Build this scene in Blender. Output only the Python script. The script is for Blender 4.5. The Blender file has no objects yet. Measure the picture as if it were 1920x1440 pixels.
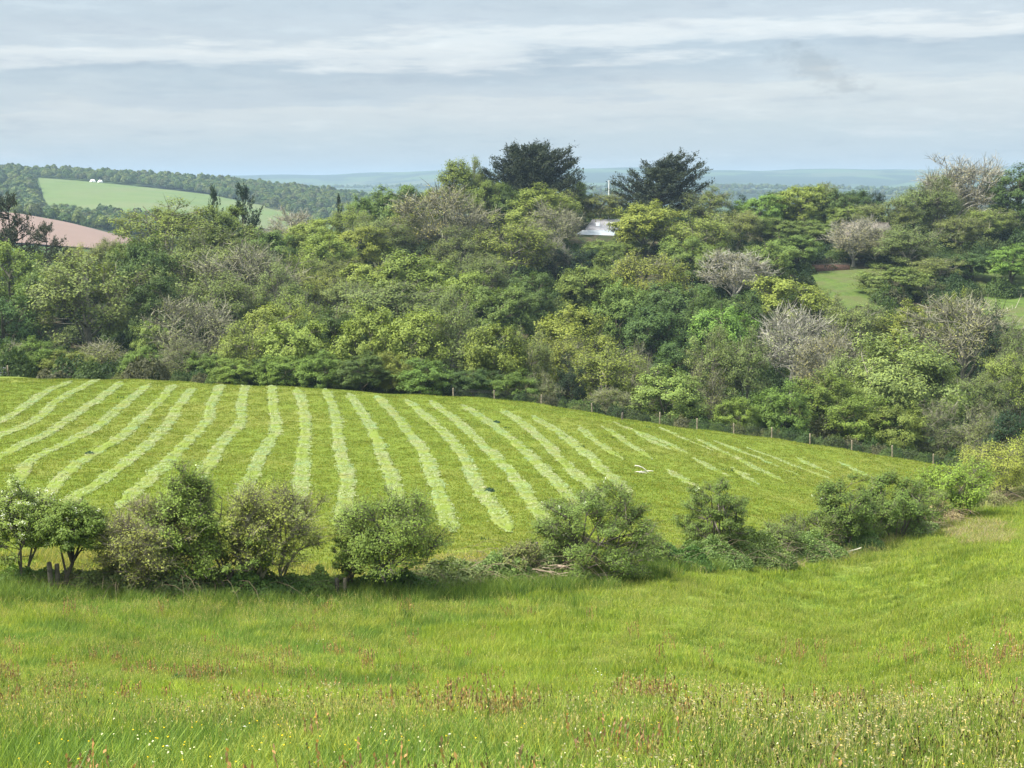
import bpy, math, random
import numpy as np
from math import radians, sin, cos, pi

rng = np.random.default_rng(7)
random.seed(7)
SC = bpy.context.scene
COL = SC.collection

# ------------------------------------------------------------------ camera
F = 2700.0                      # focal length in photo pixels (photo is 1920 x 1440)
PITCH = radians(7.9)
cam_d = bpy.data.cameras.new('camera')
cam = bpy.data.objects.new('camera', cam_d); COL.objects.link(cam)
cam_d.sensor_width = 36.0
cam_d.lens = 36.0 * F / 1920.0
cam_d.clip_start = 0.1
cam_d.clip_end = 60000.0
cam.location = (0, 0, 0)
cam.rotation_euler = (radians(90) - PITCH, 0, 0)
SC.camera = cam

# ------------------------------------------------------------------ world, sun, exposure
SUN_EL, SUN_AZ = radians(54), radians(-102)      # azimuth measured from +Y (view direction) towards +X
world = bpy.data.worlds.new('World'); SC.world = world
world.use_nodes = True
wt = world.node_tree; wt.nodes.clear()
def wn(t, **k):
    n = wt.nodes.new(t)
    for a, b in k.items(): setattr(n, a, b)
    return n
def wmath(op, a, b=None, c=None, clamp=False):
    n = wn('ShaderNodeMath', operation=op); n.use_clamp = clamp
    for i, v in enumerate((a, b, c)):
        if v is None: continue
        if isinstance(v, (int, float)): n.inputs[i].default_value = v
        else: wt.links.new(v, n.inputs[i])
    return n.outputs[0]
wl = wt.links.new
w_out = wn('ShaderNodeOutputWorld'); w_bg = wn('ShaderNodeBackground')
w_bg.inputs['Strength'].default_value = 0.1
wl(w_bg.outputs[0], w_out.inputs[0])
sky = wn('ShaderNodeTexSky', sky_type='NISHITA')
sky.sun_disc = False; sky.sun_elevation = SUN_EL; sky.sun_rotation = SUN_AZ
sky.altitude = 100; sky.air_density = 1.0; sky.dust_density = 2.0; sky.ozone_density = 1.5
tc = wn('ShaderNodeTexCoord')
sepd = wn('ShaderNodeSeparateXYZ'); wl(tc.outputs['Generated'], sepd.inputs[0])
el = wmath('MULTIPLY', wmath('ARCSINE', sepd.outputs[2]), 180 / pi)       # elevation in degrees
def wnoise(sx, sz, scale, detail, rough, off=(0, 0, 0)):
    mp = wn('ShaderNodeMapping'); mp.inputs['Scale'].default_value = (sx, sx, sz); mp.inputs['Location'].default_value = off
    wl(tc.outputs['Generated'], mp.inputs[0])
    n = wn('ShaderNodeTexNoise'); n.inputs['Scale'].default_value = scale
    n.inputs['Detail'].default_value = detail; n.inputs['Roughness'].default_value = rough
    wl(mp.outputs[0], n.inputs['Vector'])
    return n.outputs['Fac']
n_big = wnoise(1.0, 9.0, 3.2, 5, 0.55, (3.1, 0.0, 1.7))
n_mid = wnoise(1.0, 8.0, 10.0, 6, 0.6, (1.3, 5.2, 0.4))
n_fin = wnoise(1.0, 4.5, 30.0, 5, 0.6, (7.7, 2.2, 4.1))
# warped elevation
elw = wmath('ADD', el, wmath('MULTIPLY', wmath('SUBTRACT', n_big, 0.5), 2.4))
elw = wmath('ADD', elw, wmath('MULTIPLY', wmath('SUBTRACT', n_mid, 0.5), 2.6))
elw = wmath('ADD', elw, wmath('MULTIPLY', sepd.outputs[0], -1.9))
def wramp(src, lo, hi, stops):
    mr = wn('ShaderNodeMapRange'); mr.inputs['From Min'].default_value = lo; mr.inputs['From Max'].default_value = hi
    wl(src, mr.inputs['Value'])
    r = wn('ShaderNodeValToRGB'); cr = r.color_ramp; cr.interpolation = 'B_SPLINE' if len(stops) < 3 else 'EASE'
    while len(cr.elements) > 1: cr.elements.remove(cr.elements[-1])
    for i, (p, c) in enumerate(stops):
        e = cr.elements[0] if i == 0 else cr.elements.new((p - lo) / (hi - lo))
        e.position = (p - lo) / (hi - lo)
        e.color = (*c, 1) if len(c) == 3 else c
    wl(mr.outputs[0], r.inputs[0])
    return r.outputs[0]
SK = 0.40
layer = wramp(elw, -1.0, 12.0, [
    (-1.0, (.62, .67, .71)), (0.7, (.60, .66, .71)), (1.5, (.59, .65, .70)), (2.3, (.63, .665, .70)), (3.2, (.66, .68, .705)),
    (3.7, (.54, .59, .65)), (4.5, (.45, .515, .59)), (5.0, (.64, .67, .71)), (5.5, (.69, .71, .735)), (6.0, (.51, .56, .62)),
    (7.2, (.46, .52, .585)), (9.0, (.49, .54, .60)), (12.0, (.51, .555, .61))])
# fine lightening / darkening streaks
streak = wramp(wmath('ADD', wmath('MULTIPLY', n_fin, 0.45), wmath('MULTIPLY', n_mid, 0.55)), 0.3, 0.7, [(0.3, (.80, .84, .855)), (0.5, (.96, .985, .965)), (0.7, (1.10, 1.115, 1.075))])
mixc = wn('ShaderNodeMix', data_type='RGBA', blend_type='MULTIPLY'); mixc.inputs['Factor'].default_value = 1.0
wl(layer, mixc.inputs['A']); wl(streak, mixc.inputs['B'])
# a small dark wisp of cloud on the right
_a, _b = (1530 - 960) / F, (720 - 128) / F
_dv = np.array((_a, cos(PITCH) + _b * sin(PITCH), -sin(PITCH) + _b * cos(PITCH))); _dv /= np.linalg.norm(_dv)
_sub = wn('ShaderNodeVectorMath', operation='SUBTRACT'); wl(tc.outputs['Generated'], _sub.inputs[0]); _sub.inputs[1].default_value = tuple(_dv)
_rot = wn('ShaderNodeVectorRotate', rotation_type='Y_AXIS'); wl(_sub.outputs[0], _rot.inputs['Vector']); _rot.inputs['Angle'].default_value = -0.42
_scl = wn('ShaderNodeVectorMath', operation='MULTIPLY'); wl(_rot.outputs[0], _scl.inputs[0]); _scl.inputs[1].default_value = (24, 24, 80)
_len2 = wn('ShaderNodeVectorMath', operation='LENGTH'); wl(_scl.outputs[0], _len2.inputs[0])
n_wisp = wnoise(1.0, 2.0, 70.0, 5, 0.65, (2.0, 1.0, 3.0))
_wd = wmath('ADD', _len2.outputs['Value'], wmath('MULTIPLY', wmath('SUBTRACT', n_wisp, 0.5), 2.6))
_wm = wn('ShaderNodeMapRange', interpolation_type='SMOOTHSTEP'); wl(_wd, _wm.inputs['Value']); _wm.inputs['From Min'].default_value = 0.2; _wm.inputs['From Max'].default_value = 1.1
_wm.inputs['To Min'].default_value = 0.80; _wm.inputs['To Max'].default_value = 1.0
# cloudy sky grows brighter towards the zenith (boosted past CIE overcast to light the ground)
zen = wmath('ADD', 1.0, wmath('MULTIPLY', wmath('MAXIMUM', sepd.outputs[2], 0.0), 3.2))
scl = wn('ShaderNodeVectorMath', operation='SCALE'); wl(mixc.outputs['Result'], scl.inputs[0]); wl(wmath('MULTIPLY', wmath('MULTIPLY', zen, 10.0 * SK), _wm.outputs[0]), scl.inputs['Scale'])
# thin veil: blue sky shows through in the gaps of the big noise
mixs = wn('ShaderNodeMix', data_type='RGBA')
gap = wmath('MULTIPLY_ADD', n_big, -2.0, 1.28, clamp=True)
wl(wmath('SUBTRACT', 0.97, wmath('MULTIPLY', gap, 0.18)), mixs.inputs['Factor'])
wl(sky.outputs[0], mixs.inputs['A']); wl(scl.outputs[0], mixs.inputs['B'])
wl(mixs.outputs['Result'], w_bg.inputs['Color'])

sun_d = bpy.data.lights.new('sun', 'SUN'); sun = bpy.data.objects.new('sun', sun_d); COL.objects.link(sun)
sun_d.energy = 4.3; sun_d.angle = radians(12); sun_d.color = (1.0, 0.95, 0.86)
sun.rotation_euler = (radians(90) - SUN_EL, 0, -SUN_AZ + pi)     # light comes from azimuth SUN_AZ
vs = SC.view_settings
vs.view_transform = 'Standard'; vs.look = 'None'; vs.gamma = 1; vs.use_curve_mapping = False
vs.exposure = 1.25
cy = SC.cycles
cy.max_bounces = 5; cy.diffuse_bounces = 3; cy.glossy_bounces = 2; cy.transmission_bounces = 3; cy.volume_bounces = 0; cy.transparent_max_bounces = 8
cy.use_denoising = True

# ------------------------------------------------------------------ helpers
def ray(px, py):
    u = (px - 960.0) / F; v = (720.0 - py) / F
    dy = cos(PITCH) + v * sin(PITCH); dz = -sin(PITCH) + v * cos(PITCH)
    return u / dy, dz / dy                     # x and z per unit of depth
def at(px, py, d):
    a, b = ray(px, py); return np.array((a * d, d, b * d))

def pchip(xs, ys, x):
    xs = np.asarray(xs, float); ys = np.asarray(ys, float)
    h = np.diff(xs); dl = np.diff(ys) / h
    m = np.zeros_like(ys)
    for i in range(1, len(xs) - 1):
        if dl[i - 1] * dl[i] > 0:
            w1 = 2 * h[i] + h[i - 1]; w2 = h[i] + 2 * h[i - 1]
            m[i] = (w1 + w2) / (w1 / dl[i - 1] + w2 / dl[i])
    m[0] = dl[0]; m[-1] = dl[-1]
    x = np.clip(x, xs[0], xs[-1])
    k = np.clip(np.searchsorted(xs, x) - 1, 0, len(xs) - 2)
    t = (x - xs[k]) / h[k]
    return ((1 + 2 * t) * (1 - t) ** 2 * ys[k] + t * (1 - t) ** 2 * h[k] * m[k]
            + t * t * (3 - 2 * t) * ys[k + 1] + t * t * (t - 1) * h[k] * m[k + 1])

# terrain profiles: bearings through photo columns; (distance, photo row) or (distance, None, height)
FARR = [(1000, None, -55), (2500, None, -55), (4000, 357), (4500, None, -30), (6000, None, -12)]
PROF = {
    0: [(11, 1440), (50, 1105), (80, 935), (110, 832), (145, 755), (180, 707), (200, None, -27.5), (225, None, -32), (275, None, -28),
        (330, None, -25), (400, None, -27), (560, None, -50), (700, None, -44), (800, 452), (960, 398), (1080, None, -30), (1250, 425), (1850, 333),
        (2000, 324), (2200, None, 16), (2600, None, 0), (3500, None, -40), (5000, None, -40), (8000, 335), (14000, None, -60)],
    320: [(11, 1440), (51, 1108), (80, 945), (110, 845), (145, 760), (172, 715), (195, None, -28), (225, None, -32), (275, None, -24),
          (310, None, -19.5), (400, None, -24), (560, None, -48), (800, None, -42), (960, None, -37), (1100, None, -45), (1250, 422), (1800, 357),
          (2000, 340), (2200, None, 2), (2600, None, -15), (3500, None, -40), (5000, None, -40), (8000, 332), (14000, None, -60)],
    640: [(11, 1440), (53, 1108), (80, 962), (110, 855), (140, 778), (162, 731), (185, None, -28.5), (220, None, -31), (275, None, -25),
          (330, None, -18), (380, None, -15), (560, None, -42), (1000, None, -52), (1300, None, -52), (1700, 395), (2100, 368), (2600, None, -45), (3500, None, -50),
          (5500, 350), (6500, None, -30), (8500, 322), (14000, None, -60)],
    960: [(11, 1440), (55, 1100), (80, 965), (110, 868), (135, 803), (158, 753), (178, None, -30), (215, None, -31.5), (275, None, -25),
          (330, None, -17.5), (375, None, -10.5), (420, None, -10), (560, None, -35)] + FARR + [(8000, 319), (14000, None, -60)],
    1280: [(11, 1440), (60, 1072), (80, 985), (110, 890), (135, 832), (156, 801), (175, None, -31), (215, None, -32), (275, None, -25.5),
           (330, None, -18), (375, None, -11.5), (420, None, -11), (600, None, -35)] + FARR + [(8000, 319), (14000, None, -60)],
    1600: [(11, 1440), (75, 1040), (86, 992), (110, 928), (135, 880), (153, 845), (172, None, -31.5), (210, None, -33), (275, None, -24),
           (330, None, -17), (375, None, -12), (420, None, -11.5), (600, None, -35)] + FARR + [(8000, 315), (14000, None, -60)],
    1920: [(11, 1440), (40, 1150), (105, 938), (130, 912), (153, 888), (172, None, -33), (200, None, -34), (240, None, -29), (280, 575),
           (312, 503), (360, None, -12), (420, None, -10), (600, None, -35)] + FARR + [(8000, 313), (14000, None, -60)],
}
TH, PR = [], []
for px in sorted(PROF):
    th = math.atan(ray(px, 700)[0]); c = cos(th)
    rs, zs = [math.log(0.3), math.log(4 / c)], [-1.68, -2.75]
    for e in PROF[px]:
        d = e[0]; z = e[2] if e[1] is None else ray(px, e[1])[1] * d
        rs.append(math.log(d / c)); zs.append(z)
    TH.append(th); PR.append((np.array(rs), np.array(zs)))
GEN = (np.log([0.3, 20, 60, 150, 400, 1000, 3000, 8000, 14000]), np.array([-1.68, -2.2, -4, -9, -20, -30, -30, 20, -40.]))
BACK = (np.log([0.3, 20, 60, 150, 400, 1000, 3000, 8000, 14000]), np.array([-1.68, 1.5, 7, 12, 14, 5, -20, 20, -40.]))
TH = np.array(TH)
def height(x, y):
    x = np.asarray(x, float); y = np.asarray(y, float)
    shp = np.broadcast(x, y).shape
    x = np.broadcast_to(x, shp).ravel(); y = np.broadcast_to(y, shp).ravel()
    r = np.maximum(np.hypot(x, y), 0.31); th = np.arctan2(x, y); lr = np.log(r)
    Z = np.stack([pchip(a, b, lr) for a, b in PR])            # columns x points
    t = np.clip(th, TH[0], TH[-1])
    k = np.clip(np.searchsorted(TH, t) - 1, 0, len(TH) - 2)
    f = (t - TH[k]) / (TH[k + 1] - TH[k])
    i = np.arange(len(t)); n = len(TH)
    p0 = Z[np.maximum(k - 1, 0), i]; p1 = Z[k, i]; p2 = Z[k + 1, i]; p3 = Z[np.minimum(k + 2, n - 1), i]
    z = 0.5 * (2 * p1 + (p2 - p0) * f + (2 * p0 - 5 * p1 + 4 * p2 - p3) * f * f + (3 * p1 - p0 - 3 * p2 + p3) * f ** 3)
    g = pchip(GEN[0], GEN[1], lr); b = pchip(BACK[0], BACK[1], lr)
    at_ = np.abs(th)
    w1 = np.clip((at_ - 0.42) / 0.8, 0, 1); w1 = w1 * w1 * (3 - 2 * w1)
    w2 = np.clip((at_ - 1.3) / 0.9, 0, 1); w2 = w2 * w2 * (3 - 2 * w2)
    z = z * (1 - w1) + (g * (1 - w2) + b * w2) * w1
    # gentle lumps
    z += 0.05 * np.sin(x * 0.9 + 1.3 * np.sin(y * 0.5)) * np.clip((r - 6) / 20, 0, 1) * np.clip((400 - r) / 200, 0, 1)
    z += 0.10 * np.sin(x * 0.23 + 0.4 * y * 0.31 + 1.0) * np.clip((r - 15) / 40, 0, 1)
    farw = np.clip((r - 2500) / 3500, 0, 1)
    z += farw * (9 * np.sin(x * 0.0021 + 0.7) + 5 * np.sin(x * 0.0058 + y * 0.0013) + 2.5 * np.sin(x * .013 + 2 + y * .002))
    return z.reshape(shp)
def hz(x, y): return float(height(np.array([x]), np.array([y]))[0])
def on_ground(px, d):
    x = ray(px, 800)[0] * d            # the ray's x changes a little with the row; correct it below
    for _ in range(3):
        z = hz(x, d); v = (z / d)
        # row of that height
        tv = (v * cos(PITCH) + sin(PITCH)) / (cos(PITCH) - v * sin(PITCH))
        x = ray(px, 720 - tv * F)[0] * d
    return np.array((x, d, hz(x, d)))
def row_of(p):
    v = p[2] / p[1]; tv = (v * cos(PITCH) + sin(PITCH)) / (cos(PITCH) - v * sin(PITCH)); return 720 - tv * F
def hit(px, py, lo=9.0, hi=9000.0, n=4000):
    a, b = ray(px, py); d = np.exp(np.linspace(math.log(lo), math.log(hi), n))
    zt = height(a * d, d); below = b * d < zt; k = np.argmax(below) if below.any() else np.argmin(b * d - zt)
    d = d[k]; return np.array((a * d, d, float(zt[k])))

def mesh_quads(name, V, Fq, mat=None, smooth=False, attrs=None):
    me = bpy.data.meshes.new(name)
    V = np.ascontiguousarray(V, np.float32); Fq = np.ascontiguousarray(Fq, np.int32)
    me.vertices.add(len(V)); me.vertices.foreach_set('co', V.ravel())
    me.loops.add(Fq.size); me.loops.foreach_set('vertex_index', Fq.ravel())
    me.polygons.add(len(Fq)); me.polygons.foreach_set('loop_start', np.arange(0, Fq.size, Fq.shape[1], dtype=np.int32))
    if smooth: me.polygons.foreach_set('use_smooth', np.ones(len(Fq), bool))
    for k, v in (attrs or {}).items():
        a = me.attributes.new(k, 'FLOAT', 'POINT'); a.data.foreach_set('value', np.asarray(v, np.float32))
    me.update(calc_edges=True)
    if mat: me.materials.append(mat)
    return me
def link(name, me, parent=None, loc=None):
    o = bpy.data.objects.new(name, me); COL.objects.link(o)
    if parent is not None: o.parent = parent
    if loc is not None: o.location = loc
    return o
def tag(o, label=None, cat=None, group=None, kind=None):
    if label: o['label'] = label
    if cat: o['category'] = cat
    if group: o['group'] = group
    if kind: o['kind'] = kind
    return o
def empty(name, loc, rz=0.0):
    o = bpy.data.objects.new(name, None); COL.objects.link(o); o.location = loc; o.rotation_euler = (0, 0, rz)
    o.empty_display_size = 0.2
    return o

class Acc:
    def __init__(s): s.V, s.F, s.n = [], [], 0
    def add(s, V, F):
        V = np.asarray(V, float).reshape(-1, 3); F = np.asarray(F, int)
        s.V.append(V); s.F.append(F + s.n); s.n += len(V)
    def tubes(s, P, R, sides=4):
        P = np.asarray(P, float); R = np.asarray(R, float)
        N, n, _ = P.shape
        if N == 0: return
        T = np.gradient(P, axis=1); T /= np.linalg.norm(T, axis=2, keepdims=True) + 1e-9
        ref = np.where(np.abs(T[..., 2:3]) > 0.9, np.array([1., 0, 0]), np.array([0., 0, 1]))
        U = np.cross(T, ref); U /= np.linalg.norm(U, axis=2, keepdims=True) + 1e-9
        W = np.cross(T, U)
        a = np.arange(sides) * 2 * pi / sides
        V = P[:, :, None] + R[:, :, None, None] * (U[:, :, None] * np.cos(a)[None, None, :, None] + W[:, :, None] * np.sin(a)[None, None, :, None])
        idx = np.arange(N * n * sides).reshape(N, n, sides)
        q = np.stack([idx[:, :-1], np.roll(idx, -1, 2)[:, :-1], np.roll(idx, -1, 2)[:, 1:], idx[:, 1:]], -1)
        s.add(V, q.reshape(-1, 4))
    def ribbons(s, P, R, r):
        # finest twigs, well under a pixel thick: one strip of faces each
        N, n, _ = P.shape; sd = np.cross(P[:, -1] - P[:, 0], r.normal(size=(N, 3))); sd /= np.linalg.norm(sd, axis=1, keepdims=True) + 1e-9
        off = sd[:, None] * R[..., None]; V = np.stack([P - off, P + off], 2); idx = np.arange(N * n * 2).reshape(N, n, 2)
        s.add(V, np.stack([idx[:, :-1, 0], idx[:, :-1, 1], idx[:, 1:, 1], idx[:, 1:, 0]], -1).reshape(-1, 4))
    def leaves(s, C, Nn, L, W, r=rng, tdir=None, fold=0.0):
        C = np.asarray(C, float); N = len(C)
        if N == 0: return
        Nn = Nn / (np.linalg.norm(Nn, axis=1, keepdims=True) + 1e-9)
        t = r.normal(size=(N, 3)) if tdir is None else np.asarray(tdir) + 1e-4
        t = t - Nn * (t * Nn).sum(1, keepdims=True); t /= np.linalg.norm(t, axis=1, keepdims=True) + 1e-9
        b = np.cross(Nn, t)
        L = np.broadcast_to(np.asarray(L, float), (N,))[:, None]; W = np.broadcast_to(np.asarray(W, float), (N,))[:, None]
        V = np.stack([C - t * L / 2, C + b * W / 2 + t * L * .06 + Nn * W * fold, C + t * L / 2, C - b * W / 2 + t * L * .06 + Nn * W * fold], 1)
        s.add(V, np.arange(N * 4).reshape(N, 4))
    def box(s, c, size, rz=0.0):
        x, y, z = np.array(size) / 2
        v = np.array([(-x, -y, -z), (x, -y, -z), (x, y, -z), (-x, y, -z), (-x, -y, z), (x, -y, z), (x, y, z), (-x, y, z)])
        cr, sr = cos(rz), sin(rz); v = np.stack([v[:, 0] * cr - v[:, 1] * sr, v[:, 0] * sr + v[:, 1] * cr, v[:, 2]], 1) + np.asarray(c)
        s.add(v, [(3, 2, 1, 0), (4, 5, 6, 7), (0, 1, 5, 4), (1, 2, 6, 5), (2, 3, 7, 6), (3, 0, 4, 7)])
    def mesh(s, name, mat=None, smooth=False):
        if not s.V: return mesh_quads(name, np.zeros((4, 3)), [[0, 1, 2, 3]], mat)
        return mesh_quads(name, np.concatenate(s.V), np.concatenate(s.F), mat, smooth)

# ------------------------------------------------------------------ materials
def new_mat(name):
    m = bpy.data.materials.new(name); m.use_nodes = True; m.node_tree.nodes.clear(); return m
class NT:
    def __init__(s, m): s.t = m.node_tree
    def n(s, ty, ins=None, **k):
        nd = s.t.nodes.new(ty)
        for a, b in k.items(): setattr(nd, a, b)
        for i, v in (ins or {}).items():
            if isinstance(v, bpy.types.NodeSocket): s.t.links.new(v, nd.inputs[i])
            else: nd.inputs[i].default_value = v
        return nd
    def math(s, op, a, b=0.0, clamp=False):
        nd = s.n('ShaderNodeMath', {0: a, 1: b}, operation=op); nd.use_clamp = clamp; return nd.outputs[0]
    def mix(s, f, a, b, blend='MIX'):
        nd = s.n('ShaderNodeMix', {'Factor': f, 'A': a if isinstance(a, bpy.types.NodeSocket) else (*a, 1), 'B': b if isinstance(b, bpy.types.NodeSocket) else (*b, 1)}, data_type='RGBA', blend_type=blend)
        return nd.outputs['Result']
    def noise(s, vec, scale, detail=4, rough=0.55, sock='Fac'):
        ins = {'Scale': scale, 'Detail': detail, 'Roughness': rough}
        if vec is not None: ins['Vector'] = vec
        return s.n('ShaderNodeTexNoise', ins).outputs[sock]
    def smooth(s, v, lo, hi):
        nd = s.n('ShaderNodeMapRange', {'Value': v, 'From Min': lo, 'From Max': hi}, interpolation_type='SMOOTHSTEP'); return nd.outputs[0]
    def out(s, sh):
        o = s.n('ShaderNodeOutputMaterial'); s.t.links.new(sh, o.inputs['Surface'])
    def pos(s): return s.n('ShaderNodeNewGeometry').outputs['Position']

def leaf_material(name, transl=0.28, var=0.45, hue=(1.12, 1.06, 0.8), rough=0.55, patch=0.3, fixed=None):
    """Foliage: colour from the object, varied leaf by leaf and in soft patches."""
    m = new_mat(name); t = NT(m)
    oi = t.n('ShaderNodeObjectInfo'); ge = t.n('ShaderNodeNewGeometry')
    rnd = ge.outputs['Random Per Island']
    oc = oi.outputs['Color']
    if fixed: oc = t.n('ShaderNodeRGB'); oc.outputs[0].default_value = (*fixed, 1); oc = oc.outputs[0]
    c = t.mix(t.smooth(rnd, 0.55, 1.0), oc, t.mix(1.0, oc, hue, 'MULTIPLY'))
    v = t.math('ADD', t.math('MULTIPLY', rnd, var), 1 - var / 2)
    nz = t.noise(ge.outputs['Position'], patch, 2, 0.5)
    v = t.math('MULTIPLY', v, t.math('ADD', t.math('MULTIPLY', nz, 0.7), 0.65))
    c = t.n('ShaderNodeVectorMath', {0: c, 'Scale': v}, operation='SCALE').outputs[0]
    d = t.n('ShaderNodeBsdfPrincipled', {'Base Color': c, 'Roughness': rough, 'Specular IOR Level': 0.12})
    tr = t.n('ShaderNodeBsdfTranslucent', {'Color': t.mix(1.0, c, (1.15, 1.2, 0.55), 'MULTIPLY')})
    t.out(t.n('ShaderNodeMixShader', {0: transl, 1: d.outputs[0], 2: tr.outputs[0]}).outputs[0])
    return m
LEAF_STYLE = {'foliage': {}, 'needles': dict(transl=0.1, var=0.5, hue=(1.2, 1.0, 0.8), rough=0.6), 'blossom': dict(transl=0.3, var=0.3, hue=(1, 1, 0.9)),
              'grass_blades': dict(transl=0.36, var=0.85, hue=(1.35, 1.1, 0.8), rough=0.5, patch=0.35)}
M_LEAF, M_NEEDLE, M_BLOSSOM, M_GRASS = [leaf_material(k, **LEAF_STYLE[k]) for k in ('foliage', 'needles', 'blossom', 'grass_blades')]
def bark_material(name):
    m = new_mat(name); t = NT(m); oi = t.n('ShaderNodeObjectInfo'); p = t.pos()
    f = t.noise(p, 1.3, 5, 0.7)
    c = t.mix(t.smooth(f, 0.35, 0.7), t.mix(1.0, oi.outputs['Color'], (0.6, 0.6, 0.6), 'MULTIPLY'), t.mix(1.0, oi.outputs['Color'], (1.3, 1.3, 1.2), 'MULTIPLY'))
    c = t.mix(t.math('MULTIPLY', t.smooth(t.noise(p, 0.35, 3), 0.5, 0.75), 0.5), c, (0.07, 0.085, 0.035))
    t.out(t.n('ShaderNodeBsdfPrincipled', {'Base Color': c, 'Roughness': 0.9, 'Specular IOR Level': 0.15}).outputs[0])
    return m
M_BARK = bark_material('bark')
def flat_material(name, col, rough=0.85, var=0.25, scale=3.0, spec=0.3, metal=0.0, second=None):
    m = new_mat(name); t = NT(m); p = t.pos()
    f = t.noise(p, scale, 5, 0.65)
    a = tuple(x * (1 - var) for x in col); b = second or tuple(min(1, x * (1 + var)) for x in col)
    c = t.mix(t.smooth(f, 0.3, 0.7), a, b)
    t.out(t.n('ShaderNodeBsdfPrincipled', {'Base Color': c, 'Roughness': rough, 'Specular IOR Level': spec, 'Metallic': metal}).outputs[0])
    return m

# ------------------------------------------------------------------ ground sheets
def ground_material(name, cols, scales=(0.06, 0.5, 4.0), bump=0.4, bdist=0.1):
    """cols: dark, mid, light, tint"""
    m = new_mat(name); t = NT(m); p = t.pos()
    a = t.noise(p, scales[0], 4, 0.6); b = t.noise(p, scales[1], 5, 0.6); c = t.noise(p, scales[2], 4, 0.7)
    col = t.mix(t.smooth(b, 0.35, 0.65), cols[0], cols[1])
    col = t.mix(t.smooth(a, 0.42, 0.68), col, cols[3])
    col = t.mix(t.smooth(c, 0.45, 0.75), col, cols[2])
    bm = t.n('ShaderNodeBump', {'Strength': bump, 'Distance': bdist, 'Height': t.math('ADD', c, b)})
    t.out(t.n('ShaderNodeBsdfPrincipled', {'Base Color': col, 'Roughness': 0.95, 'Specular IOR Level': 0.1, 'Normal': bm.outputs[0]}).outputs[0])
    return m
def polar_patch(name, ths, rfun0, rfun1, nr, mat, off, roff=0.0, logr=True, kind='structure'):
    ths = np.asarray(ths); r0 = rfun0(ths); r1 = rfun1(ths)
    s = np.linspace(0, 1, nr)[:, None]
    R = r0[None] * (r1 / r0)[None] ** s if logr else r0[None] + (r1 - r0)[None] * s
    X = R * np.sin(ths)[None]; Y = R * np.cos(ths)[None]
    Z = height(X, Y) + off + roff * R
    n = len(ths); idx = np.arange(nr * n).reshape(nr, n)
    q = np.stack([idx[:-1, :-1], idx[1:, :-1], idx[1:, 1:], idx[:-1, 1:]], -1).reshape(-1, 4)[:, ::-1]
    o = link(name, mesh_quads(name, np.stack([X, Y, Z], -1).reshape(-1, 3), q, mat, True))
    if kind: o['kind'] = kind
    return o
M_FLOOR = new_mat('countryside_ground'); _t = NT(M_FLOOR); _p = _t.pos()
_len = _t.n('ShaderNodeVectorMath', {0: _p}, operation='LENGTH').outputs['Value']
_vor = _t.n('ShaderNodeTexVoronoi', {'Vector': _t.n('ShaderNodeVectorMath', {0: _p, 1: (0.0022, 0.0030, 0.0)}, operation='MULTIPLY').outputs[0], 'Scale': 1.0})
_vs = _t.n('ShaderNodeSeparateColor', {0: _vor.outputs['Color']})
_far = _t.mix(_t.smooth(_vs.outputs[0], 0.35, 0.45), (0.02, 0.035, 0.016), (0.055, 0.09, 0.025))
_far = _t.mix(_t.smooth(_vs.outputs[1], 0.75, 0.8), _far, (0.07, 0.085, 0.035))
_wood = _t.smooth(_t.noise(_p, 0.004, 4, 0.6), 0.5, 0.56)
_far = _t.mix(_wood, _far, (0.02, 0.035, 0.016))
_near = _t.mix(_t.smooth(_t.noise(_p, 0.5, 5), 0.4, 0.6), (0.03, 0.04, 0.015), (0.06, 0.05, 0.03))
_t.out(_t.n('ShaderNodeBsdfPrincipled', {'Base Color': _t.mix(_t.smooth(_len, 420, 700), _near, _far), 'Roughness': 0.95, 'Specular IOR Level': 0.1}).outputs[0])

th_all = np.concatenate([np.linspace(-pi, -0.5, 50)[:-1], np.linspace(-0.5, 0.5, 150), np.linspace(0.5, pi, 50)[1:]])
polar_patch('ground', th_all, lambda t: np.full_like(t, 0.5), lambda t: np.full_like(t, 13500.0), 250, M_FLOOR, -0.22)

# hedge line and far field edge as (photo column, distance)
HEDGE = [(-1200, 44), (-400, 48), (0, 50), (650, 53), (950, 55), (1100, 57), (1350, 66), (1620, 77), (1780, 90), (1920, 106), (2300, 150), (2900, 220)]
EDGE = [(-1200, 190), (-400, 186), (0, 180), (320, 172), (640, 162), (960, 158), (1280, 156), (1600, 153), (1750, 152), (1920, 152), (2300, 158), (2900, 225)]
def curve_fn(tab, add=0.0):
    th = np.array([math.atan(ray(p, 900)[0]) for p, d in tab]); r = np.array([d / cos(t) for t, (p, d) in zip(th, tab)])
    return lambda t: pchip(th, r, np.asarray(t)) + add
hedge_r = curve_fn(HEDGE); edge_r = curve_fn(EDGE)
M_MEADOW = ground_material('meadow_turf', [(0.10, 0.145, 0.022), (0.13, 0.19, 0.026), (0.17, 0.22, 0.035), (0.16, 0.18, 0.045)], (0.12, 0.8, 6.0), 0.6, 0.12)
M_FIELD = ground_material('mown_turf', [(0.105, 0.145, 0.017), (0.13, 0.175, 0.022), (0.155, 0.195, 0.03), (0.15, 0.165, 0.032)], (0.05, 0.35, 2.2), 0.8, 0.25)
polar_patch('meadow', np.linspace(-1.2, 1.2, 200), lambda t: np.full_like(t, 0.6), lambda t: hedge_r(t) + 0.3, 90, M_MEADOW, 0.0)
polar_patch('mown_field', np.linspace(-0.62, 0.335, 140), lambda t: hedge_r(t) + 0.3, lambda t: np.maximum(edge_r(t), hedge_r(t) + 1) + 1.0, 90, M_FIELD, 0.0)

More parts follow.
